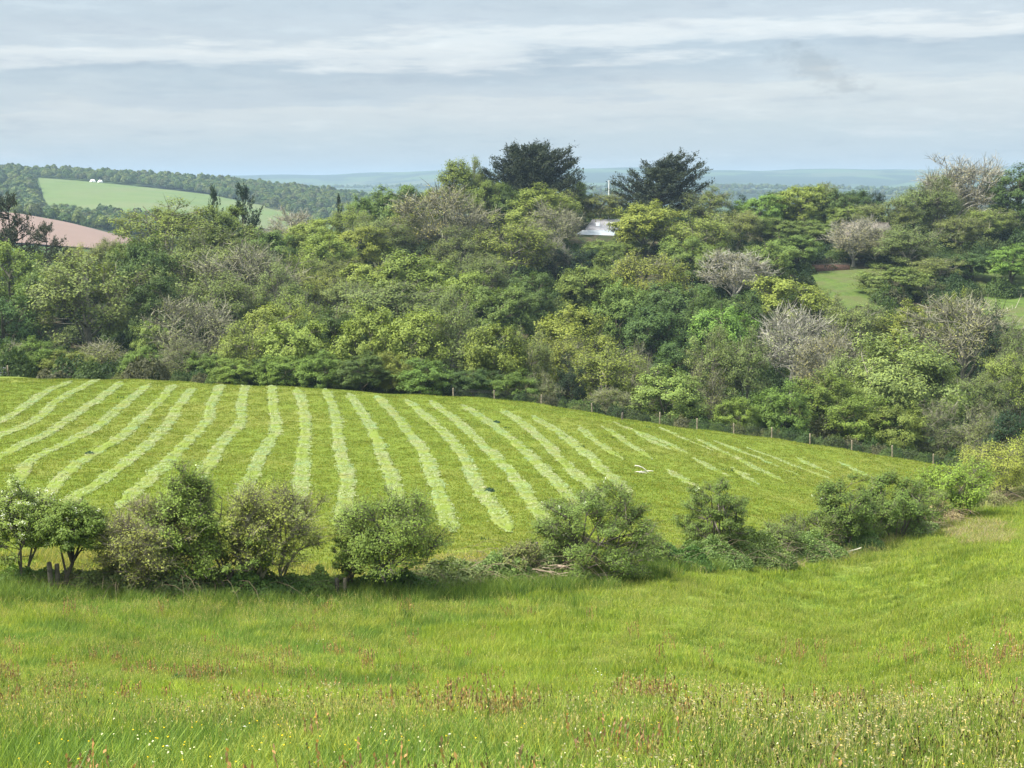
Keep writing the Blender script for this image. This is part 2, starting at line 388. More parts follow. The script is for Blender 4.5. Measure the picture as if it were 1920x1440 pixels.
# ------------------------------------------------------------------ plants: generators
def unit(r, n):
    v = r.normal(size=(n, 3)); return v / np.linalg.norm(v, axis=1, keepdims=True)
def bez(A, B, n, lift, r, jit=0.05):
    """Curved polylines from A to B (N,3): leave upwards, bend over."""
    N = len(A); s = np.linspace(0, 1, n)[None, :, None]
    D = np.linalg.norm(B - A, axis=1, keepdims=True)
    Cc = A + (B - A) * 0.5; Cc[:, 2] += (lift * D)[:, 0]; Cc += r.normal(size=(N, 3)) * D * jit
    return (1 - s) ** 2 * A[:, None] + 2 * s * (1 - s) * Cc[:, None] + s * s * B[:, None]

def make_tree(seed, H=10.0, R=5.0, base=0.22, n1=8, n2=60, n3=8, nl=18, leaf=0.32, lw=0.62, n4=0, trunk_r=0.28, shape='round', lean=(0, 0),
              clump=0.2, lump=0.34, stems=1, twig_r=0.02, leaf_up=0.5, inner=0.5, droop=0.0, skew=0.0):
    """Returns (trunk Acc, crown Acc, tips). Built around the origin, base at z = 0."""
    r = np.random.default_rng(seed)
    zb, zt = H * base, H; zc = (zb + zt) / 2; az = (zt - zb) / 2
    kv = unit(r, 11); ks = r.uniform(0.5, 1.0, 11)
    def env(D):
        dd = D @ kv.T
        b = (np.exp(-(1 - dd) / 0.11) * ks).max(1)
        return 1 - lump * 0.75 + lump * b
    def pts(n, lo):
        D = unit(r, n * 2); D = D[D[:, 2] > -0.75][:n]
        u = r.uniform(lo ** 2.2, 1, len(D)) ** (1 / 2.2) * env(D)
        Pp = D * u[:, None]
        if shape == 'cone': w = np.clip(1.15 - 0.8 * (Pp[:, 2] + 1) / 2, 0.15, 1.2)
        elif shape == 'dome': w = np.where(Pp[:, 2] < 0, 1.0, 1.0); Pp[:, 2] = np.where(Pp[:, 2] < 0, Pp[:, 2] * 0.9, Pp[:, 2])
        elif shape == 'vase': w = 0.55 + 0.45 * np.clip((Pp[:, 2] + 1) / 1.2, 0, 1)
        else: w = 1.0
        Q = np.stack([Pp[:, 0] * R * w, Pp[:, 1] * R * w, zc + Pp[:, 2] * az], 1)
        hrel = np.clip(Q[:, 2] / H, 0, 1)
        Q[:, 0] += lean[0] * H * hrel; Q[:, 1] += lean[1] * H * hrel
        return Q
    tk = Acc(); cr = Acc()
    # trunk(s)
    n = 7; TP = []
    for s in range(stems):
        s_ = np.linspace(0, 1, n)
        a0 = r.uniform(0, 2 * pi); off = 0.0 if stems == 1 else R * 0.12
        top = np.array((lean[0] * H * 0.7, lean[1] * H * 0.7, H * 0.72)) + (0 if stems == 1 else np.array((cos(a0), sin(a0), 0)) * R * 0.45)
        P = np.stack([s_ * top[0] + off * cos(a0), s_ * top[1] + off * sin(a0), s_ * top[2] - 0.15], 1)
        P[1:-1, :2] += r.normal(size=(n - 2, 2)) * H * 0.018
        k = 1.0 if stems == 1 else 0.6
        rr = trunk_r * k * (1 - 0.8 * s_) ; rr[0] *= 1.35
        tk.tubes(P[None], rr[None], 8); TP.append(P)
    TP = np.concatenate(TP)
    # limbs
    L1t = pts(n1, 0.7); L1t = zc + (L1t - zc) * 1.0 if False else L1t * np.array([0.72, 0.72, 1.0]) + np.array([0, 0, 0])
    cand = TP[(TP[:, 2] > 0.10 * H) & (TP[:, 2] < 0.62 * H)]
    A = cand[r.integers(0, len(cand), len(L1t))]
    sw = A[:, 2] > L1t[:, 2] - 0.05 * H; A[sw, 2] = np.maximum(L1t[sw, 2] - 0.2 * H, 0.12 * H)
    L1 = bez(A, L1t, 6, 0.10, r, 0.06)
    s1 = np.linspace(0, 1, 6)[None]
    tk.tubes(L1, trunk_r * 0.48 * (1 - 0.72 * s1) * np.ones((len(L1), 1)), 5)
    # second order
    T2 = pts(n2, inner)
    C1 = np.concatenate([L1[:, 1:].reshape(-1, 3), TP[TP[:, 2] > 0.3 * H]])
    dd = np.linalg.norm(T2[:, None] - C1[None], axis=2) + np.where(C1[None, :, 2] > T2[:, None, 2], 0.25 * H, 0)
    A2 = C1[dd.argmin(1)]
    L2 = bez(A2, T2, 5, 0.08 - droop, r, 0.08)
    tk.tubes(L2, trunk_r * 0.16 * (1 - 0.65 * np.linspace(0, 1, 5)[None]) * np.ones((len(L2), 1)), 4)
    # twigs
    rc = clump * R
    N3 = len(T2) * n3
    tt = r.integers(2, 5, N3); own = np.repeat(np.arange(len(T2)), n3)
    A3 = L2[own, tt]
    D3 = unit(r, N3); D3[:, 2] = D3[:, 2] * 0.7 + 0.22 - droop
    out = T2[own] - np.array((lean[0] * H * .5, lean[1] * H * .5, zc - az * 0.3)); out /= np.linalg.norm(out, axis=1, keepdims=True) + 1e-6
    D3 += out * 0.35
    B3 = T2[own] + D3 * rc * r.uniform(0.35, 1.1, N3)[:, None]
    L3 = bez(A3, B3, 3, 0.05, r, 0.1)
    (cr if n4 else tk).tubes(L3, twig_r * (1.3 - 0.8 * np.linspace(0, 1, 3)[None]) * np.ones((N3, 1)), 3)
    if n4:
        N4 = N3 * n4; own4 = np.repeat(np.arange(N3), n4)
        f4 = r.uniform(0.3, 1.0, N4)[:, None] * 2; i4 = np.minimum(f4[:, 0].astype(int), 1); A4 = L3[own4, i4] * (1 - (f4 - i4[:, None])) + L3[own4, i4 + 1] * (f4 - i4[:, None])
        dirv = L3[own4, 2] - L3[own4, 0]; dirv /= np.linalg.norm(dirv, axis=1, keepdims=True) + 1e-6
        B4 = A4 + (dirv * 0.7 + unit(r, N4) * 0.8 + np.array((0, 0, 0.25 - droop))) * rc * r.uniform(0.3, 0.85, N4)[:, None]
        L4 = bez(A4, B4, 3, 0.03, r, 0.1)
        cr.ribbons(L4, twig_r * 0.75 * (1.2 - 0.8 * np.linspace(0, 1, 3)[None]) * np.ones((N4, 1)), r)
    lf = Acc(); tips = B3
    if nl > 0:
        NL = int(N3 * nl * (0.88 if leaf < 0.15 else 1.0)); ownl = r.integers(0, N3, NL)
        s = r.uniform(0.35, 1.12, NL)[:, None]
        C = L3[ownl, 1] * (1 - s) + B3[ownl] * s + r.normal(size=(NL, 3)) * rc * 0.27 * np.array((1, 1, 0.8))
        oc_ = (C - np.array((lean[0] * H * .5, lean[1] * H * .5, zc - az * 0.35))) / np.array((R, R, az)); oc_ /= np.linalg.norm(oc_, axis=1, keepdims=True) + 1e-6
        Nn = (C - T2[own[ownl]]) / rc * 0.5 + oc_ * 0.55 + unit(r, NL) * 0.6 + np.array((0, 0, leaf_up))
        sz = leaf * r.uniform(0.6, 1.25, NL)
        lf.leaves(C, Nn, sz, sz * lw, r)
    return tk, cr, lf, tips

def make_cypress(seed, H=10.0, R=5.0, base=0.22, nb=95, sweep=(0.25, 0.0), dens=1.0, flat=0.35, up=0.25, leaf=0.3, upper=0.62, trunk_r=0.4, spikes=(), mass=1.0):
    """Layered dark conifer with upswept, wind-blown boughs."""
    r = np.random.default_rng(seed); tk = Acc(); lf = Acc()
    n = 8; s_ = np.linspace(0, 1, n)
    P = np.stack([s_ ** 2 * sweep[0] * H * 0.3, s_ * 0 + r.normal(size=n) * 0.05, s_ * H * 0.93 - 0.2], 1)
    tk.tubes(P[None], (trunk_r * (1 - 0.9 * s_))[None], 8)
    e = r.uniform(0, 1, nb) ** 1.1; ang = r.uniform(0, 2 * pi, nb)
    prof = np.sqrt(np.clip(1 - (e * 0.97) ** 2.2, 0.01, 1)) if upper > 0.4 else np.clip(1 - e, 0.0, 1) ** 0.6 * 0.94 + 0.10
    ln = R * prof * np.where(r.uniform(size=nb) < 0.2, r.uniform(0.95, 1.22, nb), r.uniform(0.55, 1.0, nb))
    zt_ = H * (base + (1 - base) * np.clip(e + 0.05 * r.normal(size=nb), 0, 1.0))
    B = np.stack([np.cos(ang) * ln + sweep[0] * H * e * 0.35 + np.where(np.cos(ang) > 0, 0.12 * ln * r.uniform(0, 2, nb), 0), np.sin(ang) * ln, zt_ + np.where(np.cos(ang) > 0.3, up * 0.25 * ln, 0)], 1)
    za = np.clip(zt_ - up * ln * (0.6 + 1.2 * e) - 0.2, 0.15 * H, H * 0.9)
    A = np.stack([np.interp(za / H, s_, P[:, 0]), np.zeros(nb), za], 1)
    B[:, 2] *= mass; A[:, 2] *= mass
    if spikes:
        sp = np.repeat(np.array([(x * R, 0.0, z * H) for x, z in spikes]), 3, 0); m_ = len(sp)
        sp[:, 1] = r.normal(size=m_) * 0.1 * R; sp[1::3] *= 0.96; sp[2::3] *= 0.93; sp[:, 0] += r.normal(size=m_) * 0.04 * R
        za = np.clip(sp[:, 2] - 0.5 * np.abs(sp[:, 0]) - 0.12 * H, 0.3 * H, 0.75 * H)
        A = np.concatenate([A, np.stack([np.interp(za / H, s_, P[:, 0]), np.zeros(m_), za], 1)]); B = np.concatenate([B, sp]); nb += m_
    L = bez(A, B, 7, -0.10, r, 0.05)
    tk.tubes(L, trunk_r * 0.22 * (1 - 0.8 * np.linspace(0, 1, 7)[None]) * np.ones((nb, 1)), 4)
    # foliage sprays along the outer part of each bough
    NS = int(nb * 30 * dens); own = r.integers(0, nb, NS); t = r.uniform(0.28, 1.0, NS) ** 0.8
    f = t * 6; k = np.minimum(f.astype(int), 5); fr = (f - k)[:, None]
    Cc = L[own, k] * (1 - fr) + L[own, k + 1] * fr
    tang = L[own, k + 1] - L[own, k]; tang /= np.linalg.norm(tang, axis=1, keepdims=True) + 1e-6
    wid = R * 0.15 * (1.12 - 0.98 * t)
    Cc = Cc + r.normal(size=(NS, 3)) * wid[:, None] * np.array((1, 1, flat))
    M = 9
    C = np.repeat(Cc, M, 0); tg = np.repeat(tang, M, 0)
    tg = tg * 0.8 + unit(r, NS * M) * 0.65 + np.array((0, 0, 0.25))
    C = C + tg * r.uniform(0, 0.1 * R, NS * M)[:, None] * 0.8 + r.normal(size=C.shape) * 0.02 * R
    Nn = unit(r, NS * M) * 0.8 + np.array((0, 0, 0.6))
    sz = 1.2 * leaf * r.uniform(0.6, 1.3, NS * M)
    lf.leaves(C, Nn, sz * 1.5, sz * 0.45, r, tdir=tg)
    return tk, Acc(), lf, B

# ---- archetypes: shared mesh data
ARCH = {}
def arche(key, gen, leafmat=M_LEAF, **k):
    tk, cr, lf, tips = gen(**k)
    ARCH.setdefault(key, []).append(dict(H=k.get('H', 10.0), R=k.get('R', 5.0), trunk=tk.mesh('trunk_mesh', M_BARK, True),
        twigs=cr.mesh('twig_mesh', M_BARK) if cr.V else None, crown=lf.mesh('crown_mesh', leafmat) if lf.V else None))
for i in range(5):
    arche('leafy', make_tree, seed=100 + i, n2=95, n3=10, nl=24, leaf=0.26, clump=0.17, base=0.04, shape=['round', 'dome', 'round', 'vase', 'round'][i], lump=0.42)
for i in range(4):
    arche('airy', make_tree, seed=200 + i, n2=84, n3=9, nl=17, leaf=0.225, n4=2, clump=0.19, base=0.08, twig_r=0.02, lump=0.42, shape=['vase', 'round', 'round', 'dome'][i])
for i in range(4):
    arche('bare', make_tree, seed=300 + i, n2=70, n3=9, nl=6.0, leaf=0.16, n4=4, clump=0.26, base=0.14, twig_r=0.034, lump=0.35, shape=['round', 'vase', 'dome', 'round'][i])
for i in range(3):
    arche('bush', make_tree, seed=400 + i, n2=84, n3=9, nl=24, leaf=0.26, clump=0.18, base=-0.12, stems=4, trunk_r=0.16, lump=0.4, shape='round')
for i in range(2):
    arche('scrub', make_tree, seed=450 + i, n2=66, n3=9, nl=14, leaf=0.2, n4=3, clump=0.25, base=-0.1, stems=4, trunk_r=0.14, lump=0.4, twig_r=0.03)
arche('willow', make_tree, seed=500, n2=110, n3=10, nl=24, leaf=0.27, lw=0.4, clump=0.19, base=-0.05, stems=3, trunk_r=0.22, lump=0.5, leaf_up=0.2)
arche('cone', make_tree, seed=520, n2=80, n3=9, nl=17, leaf=0.28, clump=0.19, base=0.05, shape='cone', lump=0.35)
for i in range(2):
    arche('ivy', make_tree, seed=540 + i, n2=80, n3=9, nl=17, leaf=0.24, clump=0.17, base=-0.1, stems=2, trunk_r=0.2, lump=0.45)
arche('cypress', make_cypress, M_NEEDLE, seed=600, nb=175, sweep=(0.10, 0), dens=1.0, flat=0.13, R=5.0, leaf=0.16, upper=0.6, base=0.3, up=0.35, mass=0.95, spikes=[(.82, .94), (.88, .80), (1.02, .6), (.4, 1.0), (-.85, .66), (-.66, .8), (.6, .88), (-.95, .5), (.1, .98), (-.25, .97)])
arche('cypress', make_cypress, M_NEEDLE, seed=601, nb=95, sweep=(0.16, 0), dens=0.9, flat=0.13, R=5.0, up=0.5, upper=0.2, base=0.3, leaf=0.16, mass=0.84, spikes=[(.52, 1.0), (.69, .94), (.84, .86), (.9, .77), (.23, .94), (-1.0, .62), (-.86, .68), (-.6, .76), (.95, .6), (-.3, .85), (-1.05, .5)])
arche('cypress', make_cypress, M_NEEDLE, seed=602, nb=46, sweep=(0.05, 0), dens=0.7, R=5.0, up=0.15, upper=0.75, base=0.42, leaf=0.17)
arche('pine', make_cypress, M_NEEDLE, seed=610, nb=70, sweep=(0.03, 0), dens=0.6, R=4.5, up=0.6, upper=0.15, base=0.12, flat=0.5, leaf=0.2, trunk_r=0.3)

TREES = []
def put_tree(name, key, var, base, H, W, color, bark, rz, label, cat='tree', group=None, depth=None):
    a = ARCH[key][var % len(ARCH[key])]
    e = empty(name, base, rz)
    sx = W / (2 * a['R']); sy = (depth or W) / (2 * a['R']); sz = H / a['H']
    t = link('trunk', a['trunk'], e); t.scale = (sx, sy, sz); t.color = (*bark, 1)
    if a['twigs']:
        c = link('twigs', a['twigs'], e); c.scale = (sx, sy, sz); c.color = (*bark, 1)
    if a['crown']:
        c = link('crown', a['crown'], e); c.scale = (sx, sy, sz); c.color = (*color, 1)
    tag(e, label, cat, group); TREES.append(e)
    return e

# ------------------------------------------------------------------ the wood
GREY = (0.20, 0.19, 0.145); BROWN = (0.13, 0.115, 0.08); PALE = (0.32, 0.29, 0.25); DARKB = (0.07, 0.06, 0.05)
KIND = {   # key, colour, bark, wording
    'Y': ('leafy', (0.166, 0.208, 0.044), GREY, 'yellow-green tree in fresh leaf'),
    'G': ('leafy', (0.100, 0.140, 0.034), BROWN, 'mid-green leafy tree'),
    'K': ('leafy', (0.054, 0.088, 0.025), BROWN, 'dark green leafy tree'),
    'L': ('leafy', (0.150, 0.232, 0.045), BROWN, 'bright lime-green tree'),
    'O': ('airy', (0.138, 0.168, 0.048), GREY, 'olive-green half-leafed tree'),
    'A': ('airy', (0.172, 0.208, 0.044), GREY, 'pale yellow-olive open tree'),
    'B': ('bare', (0.20, 0.205, 0.075), (0.245, 0.235, 0.175), 'bare grey-brown twiggy tree'),
    'S': ('bare', (0.20, 0.20, 0.09), (0.32, 0.305, 0.265), 'bare silver-grey tree'),
    'D': ('ivy', (0.020, 0.040, 0.018), DARKB, 'very dark green ivy-clad tree'),
    'U': ('bush', (0.100, 0.150, 0.030), BROWN, 'rounded green bush'),
    'V': ('bush', (0.156, 0.196, 0.046), BROWN, 'yellow-green bush'),
    'Q': ('scrub', (0.14, 0.17, 0.055), (0.22, 0.205, 0.16), 'grey-green scrubby bush'),
    'W': ('willow', (0.175, 0.222, 0.066), GREY, 'pale green willow'),
    'T': ('cone', (0.165, 0.20, 0.04), BROWN, 'tall pointed yellow-green tree'),
    'C': ('cypress', (0.036, 0.050, 0.026), DARKB, 'dark wind-swept cypress'),
    'P': ('pine', (0.030, 0.052, 0.026), DARKB, 'dark pine'),
}
WOOD = [  # photo column, row of the top, width in photo pixels, distance, kind, optional own label
    (24, 364, 95, 290, 'C', 'dark cypress with open flat boughs at the far left edge'),
    (92, 418, 70, 285, 'C', 'small dark cypress beside the red ploughed field'),
    (22, 443, 120, 265, 'Y'), (10, 540, 130, 232, 'K'), (100, 485, 90, 275, 'K'), (72, 505, 90, 250, 'G'),
    (172, 465, 220, 240, 'O', 'wide olive-green dome-shaped tree on the left below the ploughed field'),
    (272, 437, 125, 250, 'K', 'tall dark green tree left of the grey-limbed trees'), (300, 520, 100, 235, 'K'),
    (150, 452, 80, 300, 'A'), (205, 440, 70, 305, 'O'), (235, 448, 80, 290, 'G'), (1130, 445, 95, 322, 'G'), (1178, 448, 80, 332, 'Y'), (1060, 470, 80, 318, 'G'), (1610, 455, 90, 326, 'A'), (1655, 445, 80, 328, 'O'), (1600, 408, 95, 322, 'S'), (1588, 400, 50, 372, 'G'),
    (318, 378, 180, 300, 'A', 'broad yellow-olive tree with rounded top below the far green hill'),
    (415, 375, 115, 310, 'G', 'green domed tree under the two dark pines'),
    (403, 350, 42, 330, 'P', 'smaller dark pine, left of the pair on the skyline'), (457, 346, 70, 325, 'P', 'larger dark pine, right of the pair on the skyline'),
    (352, 440, 130, 270, 'O'), (435, 430, 170, 268, 'O'), (470, 462, 170, 255, 'B', 'spreading grey tree with long bare limbs, left of centre'), (400, 500, 150, 245, 'O'),
    (505, 425, 110, 300, 'G'), (548, 392, 95, 350, 'S'), (590, 405, 100, 318, 'Y'), (545, 470, 120, 272, 'A'), (520, 500, 110, 250, 'O'),
    (637, 364, 20, 350, 'P', 'tiny dark spruce tip rising left of the round green tree'),
    (608, 438, 105, 290, 'Y'), (655, 385, 80, 345, 'A'), (683, 362, 62, 360, 'G'), (752, 338, 105, 355, 'G', 'rounded green tree on the skyline left of the tall pointed tree'),
    (672, 420, 110, 310, 'Y'), (715, 400, 120, 318, 'O'), (835, 352, 160, 322, 'B', 'big bare grey-brown dome left of the large cypress'), (775, 390, 110, 328, 'A'),
    (858, 298, 95, 365, 'T', 'tall pointed yellow-green tree touching the left of the large cypress'), (890, 300, 55, 372, 'A'), (910, 335, 70, 352, 'G'), (800, 350, 60, 360, 'Y'),
    (990, 264, 185, 372, 'C', 'largest dark cypress, dense and wind-swept, on the skyline centre'),
    (948, 342, 75, 352, 'K'), (1010, 354, 130, 345, 'Y'), (1038, 385, 105, 330, 'B'), (1085, 335, 52, 378, 'G'), (1128, 357, 100, 372, 'O'), (1050, 350, 60, 360, 'A'),
    (1235, 280, 175, 375, 'C', 'second dark cypress with spiky upswept tips, right of the white pole'),
    (1208, 374, 135, 335, 'Y', 'rounded yellow-green tree just right of the white-roofed house'), (1312, 400, 125, 325, 'A'), (1330, 352, 90, 368, 'O'),
    (1285, 435, 95, 302, 'G'), (1335, 452, 75, 296, 'G'), (1385, 388, 85, 342, 'O'), (1425, 362, 85, 368, 'L', 'bright lime-green tree on the skyline right of the second cypress'),
    (1395, 365, 70, 378, 'D'), (1462, 355, 70, 384, 'K'), (1500, 345, 110, 376, 'Y'), (1535, 338, 85, 386, 'O'), (1573, 360, 75, 372, 'K'), (1633, 343, 50, 392, 'D'),
    (1605, 352, 80, 384, 'K'), (1585, 382, 100, 365, 'Y'), (1460, 405, 90, 345, 'G'), (1490, 435, 110, 318, 'G'), (1530, 410, 90, 345, 'G'),
    (1662, 372, 120, 350, 'O'), (1715, 345, 100, 352, 'O'), (1795, 304, 135, 362, 'S', 'tall bare silver tree on the right skyline'), (1755, 335, 90, 350, 'O'), (1822, 308, 100, 368, 'S', 'second bare silver tree close behind the tall one on the right skyline'), (1765, 318, 80, 366, 'B'),
    (1905, 318, 120, 358, 'K', 'big dark green tree at the right edge of the skyline'), (1850, 385, 100, 345, 'A'), (1795, 400, 130, 335, 'O'),
    (1705, 418, 150, 312, 'O'), (1640, 425, 100, 320, 'B', 'bare tree with ivy in front of the stone house'),
    (1672, 495, 135, 288, 'V'), (1762, 478, 140, 300, 'O'), (1820, 470, 100, 304, 'K'), (1895, 462, 95, 300, 'L', 'small spreading apple tree in the paddock at the right edge'),
    (960, 408, 160, 300, 'A', 'large yellow-olive tree in the middle of the wood, below the large cypress'), (870, 428, 120, 298, 'O'), (905, 470, 100, 278, 'O'),
    (765, 466, 165, 265, 'Y'), (690, 485, 125, 270, 'Y'), (640, 475, 90, 285, 'O'), (742, 520, 200, 245, 'O'), (650, 515, 110, 258, 'O'), (590, 500, 100, 262, 'A'), (560, 540, 110, 232, 'A'),
    (868, 505, 105, 255, 'Y'), (940, 525, 130, 248, 'G'), (1000, 500, 90, 262, 'K'), (850, 550, 110, 228, 'O'),
    (1100, 490, 125, 270, 'G'), (1075, 447, 110, 304, 'D', 'dark evergreen clump directly below the white-roofed house'), (1150, 470, 90, 292, 'G'), (1040, 450, 60, 305, 'S'),
    (1212, 464, 145, 265, 'A'), (1160, 520, 110, 245, 'G'), (1275, 520, 150, 250, 'K'), (1220, 560, 120, 232, 'K'), (1375, 470, 150, 285, 'S', 'grey open-branched tree over dark foliage, right of centre'),
    (1440, 448, 100, 296, 'G'), (1472, 515, 150, 250, 'Y'), (1542, 545, 75, 262, 'O'), (1400, 540, 100, 240, 'K'), (1320, 540, 80, 240, 'K'),
    (1350, 563, 125, 225, 'L', 'bright lime-green round tree in the middle of the wood'),
    (1268, 628, 95, 200, 'K', 'small dark round tree in a gap low in the wood'), (1482, 580, 170, 215, 'S', 'pale grey bare thicket left of the big willow'), (1600, 560, 120, 235, 'O'), (1550, 620, 130, 202, 'B'),
    (1805, 560, 200, 222, 'B', 'bare twiggy tree group behind the big willow'), (1865, 578, 70, 215, 'D'), (1785, 535, 60, 236, 'V'), (1700, 575, 110, 232, 'Y'), (1908, 600, 80, 208, 'O'),
    (1688, 610, 225, 182, 'W', 'big pale green willow at the right end of the field fence'),
    # along the field edge
    (70, 628, 85, 188, 'U', 'round dark green bush at the left end of the field edge'), (130, 655, 95, 186, 'V'), (25, 635, 90, 202, 'Q'), (195, 635, 150, 196, 'Q'), (268, 648, 85, 184, 'U'), (340, 640, 105, 184, 'Q'), (385, 655, 80, 182, 'U'),
    (368, 560, 150, 205, 'B', 'domed purple-grey bare tree at the field edge on the left'), (300, 600, 90, 212, 'G'),
    (520, 560, 150, 200, 'Y'), (462, 605, 120, 188, 'A'), (562, 590, 135, 184, 'Y'), (625, 568, 120, 190, 'K'), (700, 562, 135, 183, 'Y'), (775, 575, 130, 180, 'Y'), (842, 590, 130, 182, 'O'), (928, 594, 125, 178, 'Y'),
    (990, 622, 95, 180, 'O'), (1080, 568, 150, 215, 'Y'), (1050, 618, 120, 195, 'A'), (1135, 640, 140, 180, 'A'), (1070, 665, 75, 168, 'D', 'dark ivy-covered tree standing out at the field edge'), (1200, 650, 80, 190, 'Q'),
    (1250, 684, 145, 167, 'V', 'broad yellow-green bush behind the first fence posts'), (1315, 690, 95, 174, 'Q'), (1335, 620, 110, 198, 'O'), (1400, 620, 90, 195, 'O'),
    (1468, 712, 110, 164, 'U'), (1545, 690, 130, 176, 'U'), (1615, 735, 125, 163, 'U'), (1680, 748, 105, 161, 'V'), (1755, 755, 110, 162, 'Q'),
    (1905, 738, 120, 142, 'D', 'dark holly at the right edge of the picture'), (1830, 690, 110, 188, 'O'), (1885, 650, 100, 198, 'A'), (1600, 650, 130, 195, 'O'), (1840, 760, 100, 158, 'Q'),
    (600, 655, 90, 168, 'U'), (530, 660, 100, 170, 'U'), (680, 665, 100, 166, 'K'), (800, 668, 110, 164, 'U'), (890, 685, 90, 163, 'K'), (965, 690, 90, 163, 'U'), (1015, 700, 70, 163, 'Q'), (1140, 720, 90, 162, 'Q'),
    (440, 668, 90, 172, 'U'), (740, 655, 80, 168, 'V'), (1380, 740, 80, 163, 'U'),
]
ORD = ['first', 'second', 'third', 'fourth', 'fifth', 'sixth', 'seventh', 'eighth', 'ninth', 'tenth', 'eleventh', 'twelfth', 'thirteenth', 'fourteenth', 'fifteenth', 'sixteenth']
def zone(d):
    return ('along the field edge' if d < 204 else 'low in the wood' if d < 256 else 'midway up the wood' if d < 306 else 'high in the wood' if d < 347 else 'on the wood skyline')
names = {'leafy': 'broadleaf_tree', 'airy': 'half_leafed_tree', 'bare': 'bare_tree', 'ivy': 'ivy_clad_tree', 'bush': 'bush', 'scrub': 'scrub_bush', 'willow': 'willow_tree', 'cone': 'pointed_tree', 'cypress': 'cypress_tree', 'pine': 'pine_tree'}
order = sorted(range(len(WOOD)), key=lambda i: WOOD[i][0]); cnt = {}; lab = {}; tot = {}
for i in order:
    t = WOOD[i]; k = (t[4], zone(t[3])); tot[k] = tot.get(k, 0) + (len(t) < 6)
for i in order:
    t = WOOD[i]; k = (t[4], zone(t[3]))
    if len(t) > 5: lab[i] = t[5]; continue
    cnt[k] = cnt.get(k, 0) + 1
    w = KIND[t[4]][3]
    lab[i] = ('%s %s' % (w, k[1])) if tot[k] == 1 else '%s %s, %s such from the left' % (w, k[1], ORD[cnt[k] - 1])
for i, t in enumerate(WOOD):
    px, pt, w, d, k = t[:5]
    key, colr, bark, _ = KIND[k]
    r = random.Random(i * 17 + 3)
    p = on_ground(px, d)
    topz = ray(px, pt)[1] * d
    H = max(topz - p[2], 3.0) * (1.05 if k not in 'CP' else 1.0); W = w / F * d * (1.24 if k not in 'CP' else 1.3 if px < 900 else 1.05)
    v = r.uniform(0.86, 1.16) * (1.15 if k in 'YALWVOQ' else 1.38 if k in 'GKUBS' else 1.1); hsh = r.uniform(-0.09, 0.09)
    c = tuple(x * v * (1 + s) for x, s in zip(colr, (hsh, 0, -hsh)))
    rz = r.uniform(0, 2 * pi) if key not in ('cypress',) else r.uniform(-0.3, 0.3)
    if rz and key != 'cypress' and W > H * 1.6: pass
    p[2] -= 0.2
    var = {990: 0, 1235: 1, 24: 2, 92: 2}.get(px, i) if key == 'cypress' else r.randrange(8)
    put_tree(names[key], key, var, p, H, W, c, bark, rz, lab[i], 'bush' if key in ('bush', 'scrub') else 'tree',
             'trees of the wood across the valley' if key not in ('bush', 'scrub') else 'bushes along the wood edge', depth=min(W, 1.3 * H + 3))

# ---- stuff instanced with geometry nodes
def instancer(name, P, rot, scl, idx, protos, kind='stuff', label=None, cat=None):
    coll = bpy.data.collections.new(name + '_source')
    for j, (me, col) in enumerate(protos):
        me = me.copy(); st = LEAF_STYLE[me.materials[0].name]; me.materials.clear()     # instances do not carry an object colour: one material per tint
        me.materials.append(leaf_material('%s_tint_%02d' % (name, j), fixed=col, **st))
        o = bpy.data.objects.new('%s_piece_%02d' % (name, j), me); coll.objects.link(o)
    me = bpy.data.meshes.new(name); me.vertices.add(len(P)); me.vertices.foreach_set('co', np.asarray(P, np.float32).ravel())
    a = me.attributes.new('rot', 'FLOAT_VECTOR', 'POINT'); a.data.foreach_set('vector', np.asarray(rot, np.float32).ravel())
    a = me.attributes.new('scl', 'FLOAT_VECTOR', 'POINT'); a.data.foreach_set('vector', np.asarray(scl, np.float32).ravel())
    a = me.attributes.new('idx', 'INT', 'POINT'); a.data.foreach_set('value', np.asarray(idx, np.int32))
    o = link(name, me)
    ng = bpy.data.node_groups.new(name, 'GeometryNodeTree')
    ng.interface.new_socket('Geometry', in_out='INPUT', socket_type='NodeSocketGeometry'); ng.interface.new_socket('Geometry', in_out='OUTPUT', socket_type='NodeSocketGeometry')
    N = ng.nodes; gi = N.new('NodeGroupInput'); go = N.new('NodeGroupOutput')
    ci = N.new('GeometryNodeCollectionInfo'); ci.inputs['Collection'].default_value = coll; ci.inputs['Separate Children'].default_value = True; ci.inputs['Reset Children'].default_value = True
    ip = N.new('GeometryNodeInstanceOnPoints'); ip.inputs['Pick Instance'].default_value = True
    def attr(nm, ty):
        n = N.new('GeometryNodeInputNamedAttribute'); n.data_type = ty; n.inputs['Name'].default_value = nm
        return next(s for s in n.outputs if s.enabled)
    L = ng.links.new
    m2p = N.new('GeometryNodeMeshToPoints'); L(gi.outputs[0], m2p.inputs['Mesh']); L(m2p.outputs[0], ip.inputs['Points'])
    L(ci.outputs[0], ip.inputs['Instance']); L(attr('idx', 'INT'), ip.inputs['Instance Index'])
    e2r = N.new('FunctionNodeEulerToRotation'); L(attr('rot', 'FLOAT_VECTOR'), e2r.inputs[0]); L(e2r.outputs[0], ip.inputs['Rotation'])
    L(attr('scl', 'FLOAT_VECTOR'), ip.inputs['Scale']); L(ip.outputs[0], go.inputs[0])
    md = o.modifiers.new('scatter', 'NODES'); md.node_group = ng
    tag(o, label, cat, None, kind)
    return o

